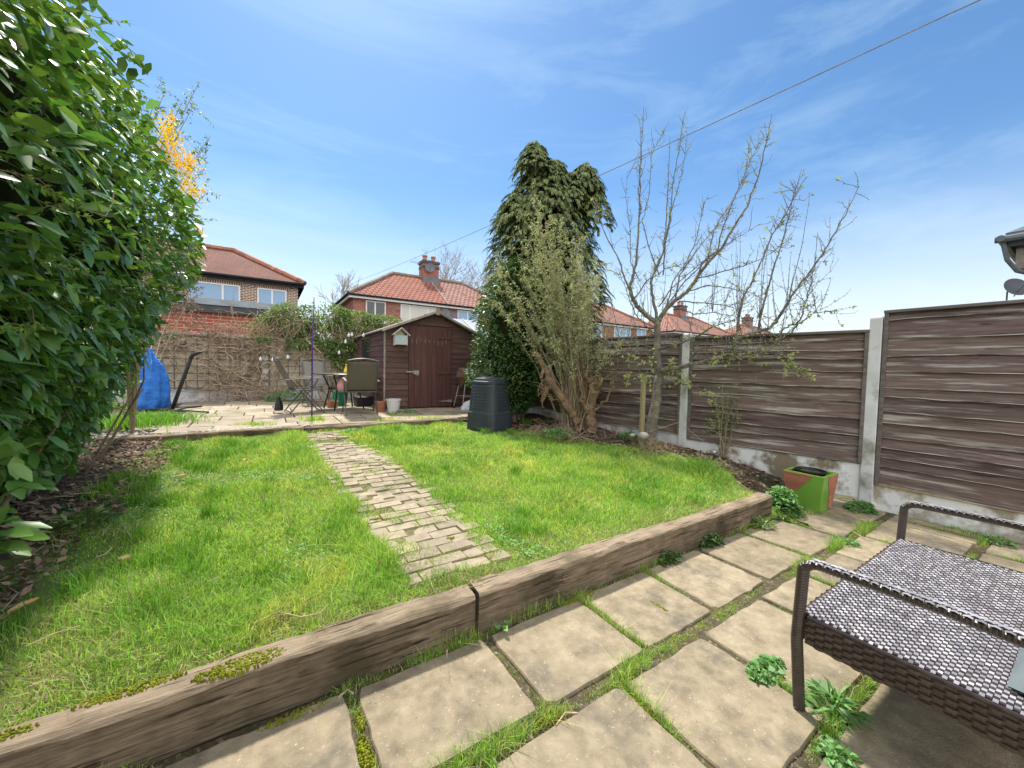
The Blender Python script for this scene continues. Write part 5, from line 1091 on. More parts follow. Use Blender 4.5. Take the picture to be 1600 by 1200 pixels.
b = HB0+(HB1-HB0)*rng.random(n)**.9; th = rng.uniform(-1.75, 2.0, n)
dep = rng.random(n)**1.7*.36-.06
P, N = hsurf(b, th, dep); ok = P[:, 2] > .22; P, N, dep = P[ok], N[ok], dep[ok]
cav = fbm(P[:, 1]*1.0, P[:, 2], 3.2); keep = rng.random(len(P)) < np.clip(1.25-(cav > .60)*.9+(dep > .12)*.5, 0, 1); P, N = P[keep], N[keep]
d0 = np.linalg.norm(P-CAM, axis=1); ok = d0 > .95; P, N = P[ok], N[ok]
P2, N2 = hsurf(HB0+1.2+(HB1-HB0-1.4)*rng.random(9000), rng.uniform(-1.45, -.1, 9000), rng.random(9000)**1.5*.2-.06); ok = (P2[:, 2] > .24) & (np.linalg.norm(P2-CAM, axis=1) > .95); P, N = np.concatenate([P, P2[ok]]), np.concatenate([N, N2[ok]])
n = len(P)
tang = unit(np.cross(N, rng.normal(size=(n, 3)))); D = unit(N*.75+tang*.85+np.array([0, 0, -.30])+rng.normal(0, .25, (n, 3)))
LN = unit(N*.55+np.array([0, .0, .9])+rng.normal(0, .35, (n, 3)))
L = rng.uniform(.055, .14, n)*np.where(rng.random(n) < .2, .7, 1)
P = P-D*(L*.5)[:, None]
Wl = L*rng.uniform(.34, .48, n); yl = rng.random(n) < .012
V, F = leaf_arrays(P[~yl], D[~yl], LN[~yl], L[~yl], Wl[~yl], droop=.22, fold=.22); mesh_np('foliage', V, F, m_laurel, hedge, smooth=True)
V, F = leaf_arrays(P[yl], D[yl], LN[yl], L[yl], Wl[yl], droop=.35, fold=.3); mesh_np('yellowing_leaves', V, F, m_privet, hedge, smooth=True)
mb = MB(); mb.grid(90, 40, lambda u, v: tuple(hsurf(HB0-.1+(HB1-.1-HB0)*u, -1.9+4.1*v, .40)[0])); mb.build('shade_core', m_laurelcore, hedge, smooth=True)  # solid dark sheet standing for the shaded inside of the hedge
mb = MB()
for k in range(34):
    b_ = random.uniform(-.5, 4.0); z0 = .25; a = HA+random.uniform(.1, .95)
    Pp = [np.array([min(p[0], float(hsurf(p[1], 0, .32)[0][0])-.45*max(0, 1.1-p[2])), p[1], p[2]]) for p in wander((a, b_, z0), (random.uniform(.0, .5), random.uniform(-.3, .3), 1), 9, random.uniform(.12, .25), .16) if np.linalg.norm(p-CAM) > 1.7]
    if len(Pp) < 3: continue
    r0 = random.uniform(.005, .016); mb.tube(Pp, np.linspace(r0, r0*.4, len(Pp)), 5)
mb.build('stem', m_vine, hedge)
# low shoots of pale leaves along the hedge and trailing stems
def sprig(P0, D0, L, nl, ls, lw, mb, acc, r=.003, wob=.12, grav=-.02, n=8, spread=1.0):
    pts_ = wander(P0, D0, n, L/n, wob, grav); mb.tube(pts_, np.linspace(r, r*.35, len(pts_)), 4)
    Q = np.array(pts_)
    for k in range(nl):
        f = random.uniform(.15, 1)*(len(Q)-1); i = min(int(f), len(Q)-2); p = Q[i]+(Q[i+1]-Q[i])*(f-i); d = unit(Q[i+1]-Q[i]); sd_ = unit(np.cross(d, rng.normal(size=3))); acc.append((p, unit(d*.6+sd_*spread), unit(rng.normal(size=3)*.5+[0, 0, 1]), ls*random.uniform(.6, 1.2), lw*random.uniform(.6, 1.2)))
    return pts_
def accbuild(name, acc, mat, par, full=False, droop=.15):
    V, F = leaf_arrays(np.array([a[0] for a in acc]), np.array([a[1] for a in acc]), np.array([a[2] for a in acc]), np.array([a[3] for a in acc]), np.array([a[4] for a in acc]), full=full, droop=droop); return mesh_np(name, V, F, mat, par)
ph = thing('privet_shoots', 'thin trailing stems with small pale green leaves growing out of the hedge', 'shrub', (-2.0, .9, .5)); mb = MB(); acc = []
for u, v, t, du, dv in ((8, 180, 1.75, 140, -75), (0, 92, 1.6, 60, 20), (0, 235, 1.6, 100, -12), (10, 265, 1.7, 110, 60), (20, 340, 1.7, 90, -20), (0, 430, 1.6, 60, 40), (10, 500, 1.7, 40, -20), (15, 560, 1.7, 60, 20), (0, 200, 1.6, 50, 30), (60, 250, 1.8, 60, 30)):
    p = PX(u, v, t); q = PX(u+du, v+dv, t+.2); sprig(p, q-p, np.linalg.norm(q-p)*1.1, 26, .035, .018, mb, acc, .0045 if v == 180 else .003, .08, -.01)
for k in range(45):
    b_ = random.uniform(.4, 2.6); th_ = random.uniform(-.5, .9); p, nn_ = hsurf(b_, th_, .02); sprig(p, nn_+rng.normal(0, .4, 3), random.uniform(.1, .25), 22, .028, .015, mb, acc, .002)
for k in range(26):
    p = PX(random.uniform(165, 215), random.uniform(590, 665), random.uniform(4.6, 5.0)); sprig(p, (random.uniform(-1, 1), -.5, random.uniform(-.2, 1)), .22, 20, .04, .022, mb, acc, .002)
mb.tube([PX(0, 265, 1.6), PX(60, 280, 1.7), PX(110, 320, 1.75), PX(165, 338, 1.8), PX(176, 318, 1.85), PX(178, 300, 1.85)], .0025, 4)
mb.tube([PX(10, 76, 1.6), PX(60, 62, 1.7), PX(132, 45, 1.8)], [.009, .007, .004], 6)
mb.build('stem', m_stem, ph); accbuild('foliage', acc, m_privet, ph)
# low big leaves at the bottom left corner
acc = []; mb = MB()
for u, v, t in ((0, 735, 1.55), (10, 760, 1.6), (0, 800, 1.5), (-10, 840, 1.4), (5, 820, 1.45), (30, 745, 1.7), (90, 735, 2.1), (130, 640, 2.4), (60, 690, 2.0), (0, 700, 1.6)):
    for k in range(5):
        p = PX(u+random.uniform(-25, 25), v+random.uniform(-18, 18), t); acc.append((p, unit(rng.normal(0, .4, 3)+RT*.9+[0, 0, -.1]), unit(rng.normal(0, .25, 3)+[0, 0, 1]-.3*FW), random.uniform(.09, .13), random.uniform(.04, .05)))
accbuild('low_leaves', acc, m_laurel, hedge, full=True)
# yellow flowering shrub beyond the hedge
ys_ = thing('berberis_shrub', 'orange-yellow flowering shrub rising behind the far end of the laurel hedge', 'shrub', (-2.2, 4.9, .3)); mb = MB(); acc = []; fl = []
base = np.array([-2.35, 5.0, .3])
tips = [(312, 128, 4.6), (328, 215, 5.0), (300, 170, 4.7), (322, 260, 5.1), (285, 160, 4.6), (325, 300, 5.2), (318, 340, 5.2), (300, 240, 4.8), (280, 210, 4.6), (305, 380, 5.0), (265, 180, 4.5), (255, 150, 4.4), (240, 165, 4.4), (325, 235, 5.0), (290, 330, 4.9), (310, 290, 5)]
for (u, v, t) in tips:
    e = PX(u, v, t); m1 = base+(e-base)*.55+np.array([.0-.25, 0, .25]); path = [base+(m1-base)*s for s in (0, .5)]+[m1*(1-s)**1+e*s+np.array([0, 0, .12*math.sin(math.pi*s)]) for s in np.linspace(0, 1, 9)]
    mb.tube(path, np.linspace(.010, .0025, len(path)), 4)
    Q = path[3:]
    for k in range(60):
        f = random.random()**.8*(len(Q)-1); i = min(int(f), len(Q)-2); p = Q[i]+(Q[i+1]-Q[i])*(f-i)+rng.normal(0, .03, 3); acc.append((p, rdir(1)[0]+[0, 0, .3], rdir(1)[0], random.uniform(.03, .065), random.uniform(.014, .026)))
    for k in range(3):
        i = random.randint(3, len(Q)-1); d = rng.normal(size=3); d[2] = abs(d[2])+.3
        sprig(Q[i], d, random.uniform(.12, .3), 16, .045, .018, mb, acc, .002)
for (u, v, t, r, c) in ((262, 208, 4.2, .12, 330), (250, 235, 4.2, .09, 150), (286, 258, 4.3, .14, 480), (298, 250, 4.3, .06, 60), (272, 240, 4.3, .10, 140), (294, 300, 4.4, .13, 320), (304, 297, 5.0, .04, 70), (268, 182, 4.5, .035, 60), (318, 298, 5.1, .03, 40), (312, 360, 5.1, .045, 70), (300, 398, 5.2, .04, 60), (310, 402, 5.2, .03, 40)):
    c0 = PX(u, v, t)
    for k in range(c):
        fl.append((c0+rng.normal(0, r*.5, 3)*[1, 1, 1.4], rdir(1)[0], rdir(1)[0], random.uniform(.020, .032), random.uniform(.013, .020)))
mb.build('stem', m_stem, ys_); accbuild('foliage', acc, m_climb, ys_); accbuild('flowers', fl, m_yellow, ys_)
# brown withered shrub by the outbuilding
ws_ = thing('withered_shrub', 'brownish half-withered shrub between the hedge and the red brick outbuilding', 'shrub', (-2.9, 8.6, .42)); mb = MB(); acc = []
for k in range(70):
    c = PX(random.uniform(262, 302), random.uniform(425, 505), random.uniform(8.3, 8.9)); b_ = np.array([-3.0, 8.7, .42]); 
    if k < 7: mb.tube([b_, b_+(c-b_)*.5+rng.normal(0, .08, 3), c], [.012, .008, .003], 4)
    sprig(c, (random.uniform(-.6, .8), random.uniform(-.5, .5), random.uniform(-.3, .8)), .3, 26, .055, .028, mb, acc, .003)
mb.build('stem', m_vine, ws_); accbuild('foliage', acc, m_litter, ws_)
# ------------------------------------------------------------------ climber over the rear wall
cl_ = thing('evergreen_climber', 'bushy green climber spilling over the rear wall beside the shed', 'climber', (.5, 9.8, .42)); mb = MB(); acc = []
def ell(n, c, r): 
    d = rdir(n)*(.45+.55*rng.random((n, 1))**.5); return np.array(c)+d*np.array(r), unit(d/np.array(r))
blobs = [((-.35, 9.85, 2.45), (.62, .35, .45), 3000), ((.4, 9.85, 2.6), (.75, .4, .38), 4000), ((1.2, 9.9, 2.45), (.75, .4, .42), 3800), ((.7, 9.75, 2.1), (.7, .32, .45), 3200), ((-.9, 9.8, 2.2), (.4, .3, .35), 1500), ((.75, 9.65, 1.65), (.42, .2, .4), 1800), ((2.0, 9.9, 2.5), (.7, .35, .3), 1900), ((-.2, 9.7, 2.0), (.5, .25, .25), 1200)]
Ps, Ds = [], []
for c, r, k in blobs:
    p, d = ell(k, c, r); Ps.append(p); Ds.append(d)
P = np.concatenate(Ps); D = np.concatenate(Ds); ok = fbm(P[:, 0]+P[:, 1], P[:, 2], 4) > .40; P, D = P[ok], D[ok]; P[:, 1] = np.where((P[:, 1] > 9.6) & (P[:, 2] < 1.98), 9.35+rng.random(len(P))*.2, P[:, 1])
n = len(P); V, F = leaf_arrays(P, D+rng.normal(0, .6, (n, 3)), D*.5+rng.normal(0, .4, (n, 3))+[0, 0, .7], rng.uniform(.06, .11, n), rng.uniform(.028, .048, n), full=False); mesh_np('foliage', V, F, m_climb, cl_)
for k in range(150):
    p = wander((random.uniform(-1.2, 2.2), 9.6+random.uniform(-.1, .2), random.uniform(1.6, 2.3)), (random.uniform(-.6, .6), random.uniform(-.4, .3), 1), 8, .1, .35); mb.tube(p, .005, 4)
mb.tube([PX(418, 513, 9.3), PX(442, 494, 9.4), PX(462, 478, 9.4)], .008, 4); mb.tube([PX(405, 505, 9.3), PX(420, 520, 9.3)], .008, 4); mb.tube([PX(478, 530, 9.0), PX(502, 552, 8.9)], .012, 5)
mb.build('stem', m_vine, cl_)
# straw-like plant behind the table
sp_ = thing('dry_plant', 'spray of pale dry stems behind the garden table', 'plant', (.75, 9.2, .42)); mb = MB()
for k in range(46): mb.tube(wander((.75, 9.3, .9), (random.uniform(-1, 1), -.3, random.uniform(-.1, 1)), 5, .09, .2, -.05), .005, 4)
for k in range(12): mb.tube([(.75+random.uniform(-.1, .1), 9.35, .42), (.75, 9.3, .9)], .008, 4)
mb.build('stem', m_straw, sp_)
def mound(nm, label, cat, c, r, n, ls, lw, mat, up=.7, par_mat=None, full=False):
    k_ = .72 if nm == 'weed' else 1; n = int(n*(.7 if nm == 'weed' else 1)); P, D = ell(n, (0, 0, 0), (r[0]*k_, r[1]*k_, r[2]*k_)); P[:, :2] *= (1+.5*(fbm(P[:, 0]*1.0+c[0], P[:, 1]+c[1], 14)-.5)*2)[:, None]; P[:, 2] = np.abs(P[:, 2])*1.0+.0; P = P+np.array(c); D = D+rng.normal(0, .5, (n, 3)); D[:, 2] = np.abs(D[:, 2])*.5+.1
    V, F = leaf_arrays(P, D, rng.normal(0, .35, (n, 3))+[0, 0, 1], rng.uniform(.6, 1.2, n)*ls, rng.uniform(.6, 1.2, n)*lw, full=full, droop=.35); o = mesh_np(nm, V, F, mat); return tag(o, label, cat)
mound('fern_clump', 'low green ferny clump at the foot of the rear wall beside the white pillar', 'plant', (-.50, 9.2, .42), (.45, .22, .24), 900, .11, .022, m_weed)
x, y = -2.45+rng.normal(0, .26, 2600), 5.95+rng.normal(0, .26, 2600); V, F = blade_arrays(np.stack([x, y, np.full(2600, .42)], 1), rng.uniform(.06, .18, 2600), np.full(2600, .010), .7); tag(mesh_np('grass_tussock', V, F, m_grass2), 'thick grass tussock in front of the blue cover', 'grass clump')
# ------------------------------------------------------------------ laurel bush behind the compost bin
bush = thing('evergreen_bush', 'dark glossy evergreen bush leaning over the compost bin', 'bush', (3.0, 4.3, .38)); C0 = np.array([3.0, 4.35, 1.85]); 
def bushpts(n, dep):
    u = rng.uniform(0, 6.283, n); zf = rng.random(n)*1.0; 
    prof = np.interp(zf, [0, .06, .2, .4, .6, .8, .93, 1], [.30, .52, .70, .76, .70, .52, .30, .02])
    lump = 1+.30*(fbm(u*1.2+2, zf*5, 1.5)-.5)*2
    r = prof*lump*(1-dep); x = C0[0]+np.cos(u)*r*.96; y = C0[1]+np.sin(u)*r*.9; z = .52+zf*2.85
    x = x-.02-.13*(1-zf)+.05*zf
    return np.stack([x, y, z], 1), unit(np.stack([np.cos(u), np.sin(u), .5*(zf-.45)], 1))
n = 17000; P, N = bushpts(n, rng.random(n)**1.5*.4-.04); D = unit(N*.7+[0, 0, .35]+rng.normal(0, .45, (n, 3))); ok = fbm(np.arctan2(P[:, 1]-C0[1], P[:, 0]-C0[0])*2+5, P[:, 2]*2, 2) > .33; P, N, D = P[ok], N[ok], D[ok]; n = len(P)
V, F = leaf_arrays(P, D, N*.6+[0, 0, .8]+rng.normal(0, .4, (n, 3)), rng.uniform(.05, .095, n), rng.uniform(.018, .032, n), full=False); mesh_np('foliage', V, F, m_bushleaf, bush)
mb = MB(); prof = [(.05, .55), (.30, .7), (.42, 1.2), (.46, 1.8), (.40, 2.3), (.26, 2.75), (.1, 3.05)]; mb.lathe(prof, (2.93, 4.35, 0), 16); mb.build('shade_core', m_laurelcore, bush, smooth=True)
mb = MB()
for k in range(14): a = random.uniform(0, 6.28); mb.tube([(3.05+.1*math.cos(a), 4.3+.1*math.sin(a), .36), (3.0+.22*math.cos(a), 4.35+.2*math.sin(a), .9), (2.95+.4*math.cos(a), 4.35+.3*math.sin(a), 1.5)], [.03, .02, .01], 6)
mb.build('trunk', m_vine, bush)
# ------------------------------------------------------------------ conifer beyond the fence
con = thing('conifer', 'tall drooping evergreen conifer behind the bushes, highest tree in the garden', 'tree', (4.25, 5.2, .1)); mb = MB()
mb.tube([(4.25, 5.2, 0), (4.2, 5.2, 2.5), (4.05, 5.15, 5.9)], [.14, .10, .02], 8)
def crownR(z): return np.interp(z, [1.0, 2.0, 3.2, 4.2, 4.8, 5.2, 5.6, 5.95], [1.10, 1.30, 1.34, 1.16, .92, .60, .25, .05])
fr = []; heads = [(PX(836, 220, 8.1), .62), (PX(866, 248, 8.2), .5), (PX(914, 254, 8.3), .55), (PX(925, 285, 8.3), .8), (PX(893, 268, 8.2), .7), (PX(810, 300, 8.0), .7)]
for k in range(3300):
    z = random.uniform(1.0, 5.6); R0 = float(crownR(z))*.94; a = random.uniform(0, 6.28); rr = R0*(.55+.45*random.random()**.5)*(1+.22*(float(fbm(a*1.5+4, z*1.6, 1))-.5)*2); cxx = 4.29-.10*(z-3)*.6; fr.append((np.array([cxx+rr*math.cos(a), 5.2+rr*math.sin(a), z+.15]), np.array([math.cos(a), math.sin(a), .35]), random.uniform(.20, .36)))
for h, s in heads:
    for k in range(210):
        f = random.random(); a = random.uniform(0, 6.28); rr = .06+.46*f*s; fr.append((h+np.array([rr*math.cos(a), rr*math.sin(a), -f*1.0*s]), np.array([math.cos(a), math.sin(a), .5]), random.uniform(.2, .36)))
    mb.tube([(4.1, 5.18, 3.6), tuple(h+[0, 0, -.05])], [.05, .012], 5)
acc = []
for p, d, L in fr:
    d = unit(d); q = wander(p-d*L*.3, d, 5, L/5, .10, -.34); side = unit(np.cross(d, [0, 0, 1]))
    for i in range(5):
        seg = unit(q[i+1]-q[i])
        for sg in (-1, 1, 0, -.6, .6):
            dd = seg*.75+side*sg*.55+np.array([0, 0, -.25])
            acc.append((q[i]+(q[i+1]-q[i])*random.random(), dd, unit(np.array([d[0], d[1], .9])), L*random.uniform(.28, .42)*(1.15-.12*i), L*random.uniform(.045, .085)))
accbuild('foliage', acc, m_conifer, con, droop=.2)
for k in range(90):
    z = random.uniform(1.2, 5.2); a = random.uniform(0, 6.28); R0 = float(crownR(z))*.8; mb.tube([(4.2, 5.2, z-.2), (4.2+R0*.6*math.cos(a), 5.2+R0*.6*math.sin(a), z+.1), (4.2+R0*math.cos(a), 5.2+R0*math.sin(a), z)], [.02, .012, .004], 4)
mb.build('trunk', m_vine, con)
mb = MB(); mb.lathe([(.3, .9), (.75, 1.4), (.85, 2.6), (.8, 3.6), (.55, 4.4), (.2, 5.0)], (4.25, 5.25, 0), 14); mb.build('shade_core', m_laurelcore, con, smooth=True)
# ------------------------------------------------------------------ grey-green arching shrub with cut stumps
sh = thing('buddleia_shrub', 'arching grey-green shrub with many pale bare stems in front of the conifer', 'shrub', (3.35, 2.95, .36)); mb = MB(); acc = []
sb = np.array([3.32, 3.05, .38])
for k in range(112):
    bare = k % 3 == 0
    u = random.uniform(772, 952) if not bare else random.gauss(905, 40); u = min(max(u, 772), 958)
    top = np.interp(u, [785, 820, 850, 880, 920, 955], [420, 340, 325, 340, 390, 440]); v = top+random.random()**1.2*np.interp(u, [772, 830, 900, 950], [90, 170, 220, 180]) if not bare else random.uniform(top+70, 600)
    t = random.uniform(5.7, 6.9); e = PX(u, v, t); b0 = sb+rng.normal(0, .10, 3)*[1, 1, 0]
    m1 = b0+(e-b0)*.30+np.array([random.uniform(-.12, .12), random.uniform(-.12, .12), .55]); path = []
    for s in np.linspace(0, 1, 10): path.append((1-s)**2*b0+2*s*(1-s)*m1+s*s*e+rng.normal(0, .012, 3))
    mb.tube(path, np.linspace(random.uniform(.006, .013), .0022, 10), 4)
    for j in range(8 if not bare else 5):
        i = random.randint(4, 9); d = unit(path[min(i+1, 9)]-path[i-1])+rng.normal(0, .55, 3); L_ = random.uniform(.15, .42)
        pts_ = wander(path[i], d, 7, L_/7, .16, .0); mb.tube(pts_, np.linspace(.0035, .0012, 8), 3)
        if not bare or random.random() < .35:
            for q in range(22):
                p = pts_[random.randint(1, 7)]+rng.normal(0, .008, 3); acc.append((p, rdir(1)[0]+unit(pts_[-1]-pts_[0])*.6, rdir(1)[0]+[0, 0, .6], random.uniform(.035, .075), random.uniform(.010, .017)))
    if not bare:
        for q in range(70):
            i = random.randint(5, 8); p = path[i]+(path[i+1]-path[i])*random.random(); acc.append((p, rdir(1)[0]+[0, 0, .4], rdir(1)[0]+[0, 0, .6], random.uniform(.035, .08), random.uniform(.010, .018)))
mb.build('stem', m_stem, sh); accbuild('foliage', acc, m_olive, sh)
st1 = thing('cut_stump', 'leaning cut trunk with peeling orange-brown bark at the base of the shrub', 'stump', (3.1, 3.1, .36)); mb = MB()
def gnarl(mb, px, r):
    P = [PX(*p) for p in px]; P2 = []
    for a, b_ in zip(P[:-1], P[1:]):
        for i in range(6): P2.append(a+(b_-a)*i/6+rng.normal(0, .008, 3))
    P2.append(P[-1]); rr = np.interp(np.linspace(0, 1, len(P2)), np.linspace(0, 1, len(r)), r)*(1+rng.normal(0, .07, len(P2))); mb.tube(P2, rr, 9)
gnarl(mb, [(905, 662, 6.1), (885, 632, 6.1), (862, 600, 6.1), (850, 575, 6.1), (838, 552, 6.1)], [.085, .075, .06, .045, .03]); gnarl(mb, [(862, 600, 6.1), (853, 612, 6.0), (846, 628, 5.95)], [.035, .03, .02]); gnarl(mb, [(850, 575, 6.1), (845, 592, 6.0)], [.03, .02])
for k in range(26): p = PX(random.uniform(843, 858), random.uniform(588, 625), 5.95); mb.tube(wander(p, (random.uniform(-1, 1), -.3, random.uniform(-1, .4)), 4, .04, .4), .006, 4)
mb.build('trunk', m_stump, st1)
st2 = thing('cut_stump', 'upright knobbly cut stump with sawn branch ends beside the fence', 'stump', (3.35, 2.8, .36)); mb = MB()
gnarl(mb, [(925, 672, 5.95), (922, 640, 5.95), (928, 610, 5.95), (922, 590, 5.95)], [.085, .075, .06, .05]); gnarl(mb, [(926, 615, 5.95), (935, 600, 5.9), (941, 592, 5.9)], [.045, .04, .035]); gnarl(mb, [(922, 600, 5.95), (916, 588, 5.9), (914, 580, 5.9)], [.03, .026, .022]); gnarl(mb, [(918, 645, 5.95), (908, 625, 5.9), (910, 618, 5.9)], [.04, .03, .026]); gnarl(mb, [(930, 606, 5.9), (932, 594, 5.85), (930, 588, 5.85)], [.03, .028, .024])
gnarl(mb, [(928, 642, 5.9), (948, 625, 5.8), (960, 595, 5.8), (968, 560, 5.8)], [.02, .017, .014, .009]); gnarl(mb, [(914, 640, 5.95), (905, 600, 5.95), (900, 560, 6), (890, 520, 6)], [.018, .016, .012, .008]); gnarl(mb, [(918, 640, 5.95), (908, 590, 5.95), (895, 545, 6), (883, 505, 6)], [.016, .013, .011, .007]); gnarl(mb, [(960, 600, 5.8), (952, 570, 5.85), (942, 535, 5.9)], [.010, .008, .005])
mb.build('trunk', m_stump, st2)
mb = MB()
for k in range(150): 
    x, y = 3.0+random.gauss(0, .24), 2.95+random.gauss(0, .25); z = float(soilz(x, y)); a = random.uniform(0, 6.28); L_ = random.uniform(.15, .4); mb.tube([(x, y, z+.02), (x+math.cos(a)*L_*.5, y+math.sin(a)*L_*.5, z+random.uniform(.05, .16)), (x+math.cos(a)*L_, y+math.sin(a)*L_, z+random.uniform(.02, .12))], random.uniform(.002, .005), 4)
stuff(mb.build('brush_pile', m_stem))
# ------------------------------------------------------------------ bare apple tree
ap = thing('apple_tree', 'bare fruit tree with long upright twigs and swelling buds against the fence', 'tree', tuple(PX(1013, 692, 5.3))); mb = MB(); tw = MB(); buds = []
BP = []
def br(px, r0, r1, t0=5.3, t1=None, twigs=1.0, tgt=None, seg=5, leafy=0):
    t1 = t0 if t1 is None else t1; m = len(px); P = []; TU = lambda u: float(np.interp(u, [1030, 1070, 1150, 1250, 1340], [5.25, 4.95, 4.5, 4.1, 3.9])); lowl = t0 == 0
    for i in range(m-1):
        ta, tb_ = (TU(px[i][0]), TU(px[i+1][0])) if lowl else (t0+(t1-t0)*i/(m-1), t0+(t1-t0)*(i+1)/(m-1)); a, b_ = PX(px[i][0], px[i][1], ta), PX(px[i+1][0], px[i+1][1], tb_)
        for k in range(seg): P.append(a+(b_-a)*k/seg+rng.normal(0, .004, 3))
    P.append(PX(px[-1][0], px[-1][1], TU(px[-1][0]) if lowl else t1)); (mb if r0 > .011 else tw).tube(P, np.linspace(r0, r1, len(P)), 7 if r0 > .02 else 5)
    BP.extend([(p, unit(P[min(i+1, len(P)-1)]-P[i-1])) for i, p in enumerate(P) if i > 2])
    L_ = sum(np.linalg.norm(P[i+1]-P[i]) for i in range(len(P)-1)); nsp = int(L_*17*twigs)
    for k in range(nsp):
        f = random.uniform(.08, .98)*(len(P)-1); i = min(int(f), len(P)-2); p = P[i]+(P[i+1]-P[i])*(f-i); d = unit(P[i+1]-P[i]); sd_ = unit(np.cross(d, rng.normal(size=3)))
        if random.random() < .86:   # spur with bud
            q = p+(sd_+d*.5)*random.uniform(.012, .04); tw.tube([p, q], [.0028, .0022], 4, False); buds.append((q, unit(sd_+d*.6), 'b' if not leafy or random.random() > leafy else 'l'))
        else:
            L2 = random.uniform(.08, .30)*min(1, twigs+.3); pts_ = wander(p, sd_*.8+d*.5+np.array([0, 0, .35]), 6, L2/6, .13, .07); tw.tube(pts_, np.linspace(.0038, .0014, 7), 4)
            for q in pts_[1:]:
                if random.random() < .55: buds.append((q+rng.normal(0, .004, 3), rdir(1)[0]+[0, 0, .5], 'b' if not leafy or random.random() > leafy else 'l'))
    return P
mb.tube([PX(1013, 696, 5.3), PX(1015, 676, 5.3), PX(1020, 655, 5.3), PX(1025, 630, 5.3), PX(1028, 600, 5.3), PX(1031, 585, 5.3), PX(1027, 560, 5.3), PX(1027, 530, 5.3), PX(1027, 500, 5.3)], [.095, .075, .072, .066, .063, .052, .048, .044, .042], 12)
br([(1027, 505), (1010, 492), (994, 478), (987, 462), (984, 447), (990, 428), (996, 390), (999, 330), (1001, 270), (1006, 168)], .036, .003, 5.3, 5.2)
br([(986, 458), (975, 432), (967, 405), (946, 368), (935, 335), (924, 308)], .014, .003, 5.3, 5.6)
br([(1002, 328), (997, 300), (1001, 250), (1000, 195)], .008, .002, 5.25, 5.3)
br([(1027, 502), (1021, 470), (1017, 440), (1022, 425), (1036, 395), (1041, 350), (1044, 290), (1047, 215)], .022, .003, 5.3, 5.5)
br([(1022, 428), (1035, 400), (1048, 330), (1052, 280), (1062, 230), (1067, 184)], .010, .002, 5.3, 5.1); br([(1036, 430), (1040, 380), (1052, 320), (1066, 270), (1073, 222)], .010, .002, 5.35, 5.4)
br([(1030, 430), (1015, 390), (1004, 345), (1015, 300), (1018, 240), (1038, 205)], .008, .002, 5.4, 5.3); br([(1000, 440), (985, 410), (985, 360), (978, 310), (980, 270)], .007, .002, 5.5, 5.3)
br([(1028, 502), (1037, 488), (1054, 470), (1073, 456), (1088, 436), (1104, 412), (1127, 388), (1146, 356), (1168, 322), (1184, 278), (1196, 230), (1206, 178)], .034, .003, 5.3, 4.9)
br([(1088, 436), (1097, 410), (1121, 392), (1128, 360), (1140, 328), (1152, 300), (1162, 277), (1178, 240), (1193, 211)], .012, .002, 5.15, 4.8); br([(1104, 412), (1115, 360), (1130, 335), (1160, 290), (1168, 250), (1170, 225)], .009, .002, 5.1, 5.0)
br([(1054, 470), (1062, 430), (1085, 395), (1110, 365), (1128, 345), (1145, 320)], .012, .003, 5.3, 5.5); br([(1040, 488), (1052, 440), (1075, 405), (1090, 370), (1097, 330), (1106, 305)], .010, .002, 5.35, 5.5)
br([(1033, 579), (1045, 577), (1057, 576), (1074, 571), (1092, 567), (1113, 562), (1130, 558), (1141, 553), (1150, 534), (1160, 526), (1183, 518), (1202, 513), (1214, 500), (1224, 484), (1236, 462), (1250, 445), (1268, 421), (1290, 389), (1306, 360), (1322, 335), (1341, 293)], .034, .003, 0, 4.4, leafy=.08)
for px_ in ([(1073, 456), (1105, 446), (1140, 450), (1175, 458), (1195, 470)], [(1060, 470), (1100, 473), (1140, 478), (1165, 470)], [(1088, 436), (1125, 425), (1160, 416), (1195, 402), (1232, 375)], [(1040, 480), (1070, 440), (1110, 400), (1150, 372), (1190, 348)], [(1030, 480), (1050, 450), (1090, 415), (1125, 395)], [(990, 470), (1010, 440), (1040, 420), (1075, 410)], [(1050, 478), (1085, 490), (1120, 488), (1160, 498)]): br(px_, .009, .002, 5.2, 4.8)
br([(1150, 533), (1153, 505), (1157, 485), (1163, 460), (1172, 446), (1188, 411), (1207, 367), (1229, 332), (1252, 288)], .018, .003, 0, 4.7); br([(1183, 518), (1190, 490), (1201, 446), (1210, 415), (1220, 386), (1232, 341), (1240, 305), (1246, 287)], .013, .002, 0, 4.6)
br([(1236, 520), (1250, 500), (1257, 475), (1264, 453), (1272, 420), (1274, 399), (1278, 366)], .009, .002, 0, 4.6); br([(1141, 553), (1157, 561), (1178, 555), (1200, 548), (1217, 533), (1224, 514), (1236, 508), (1250, 505), (1272, 490), (1294, 487)], .016, .003, 0, 4.6, leafy=.4)
br([(1200, 549), (1220, 555), (1243, 570), (1260, 579), (1246, 585)], .007, .002, 0, 4.6, leafy=.5); br([(1029, 545), (1045, 541), (1061, 537), (1087, 527), (1113, 511), (1128, 505), (1150, 500)], .017, .004, 0, 5.0, leafy=.4)
br([(1031, 600), (1020, 597), (1011, 589), (997, 586), (978, 590)], .012, .003, 5.3, 5.0, leafy=.5); br([(1031, 602), (1045, 598), (1060, 600), (1080, 602), (1105, 612), (1118, 620)], .009, .002, 0, 4.9, leafy=.5)
br([(1027, 530), (1012, 512), (994, 492), (986, 475), (976, 448), (968, 425)], .010, .002, 5.3, 5.0, leafy=.2); br([(1025, 545), (1005, 538), (985, 535), (960, 540)], .006, .002, 5.3, 5.1, leafy=.5); br([(1030, 570), (1012, 566), (990, 560), (965, 548), (945, 545)], .006, .002, 5.3, 5.0, leafy=.5)
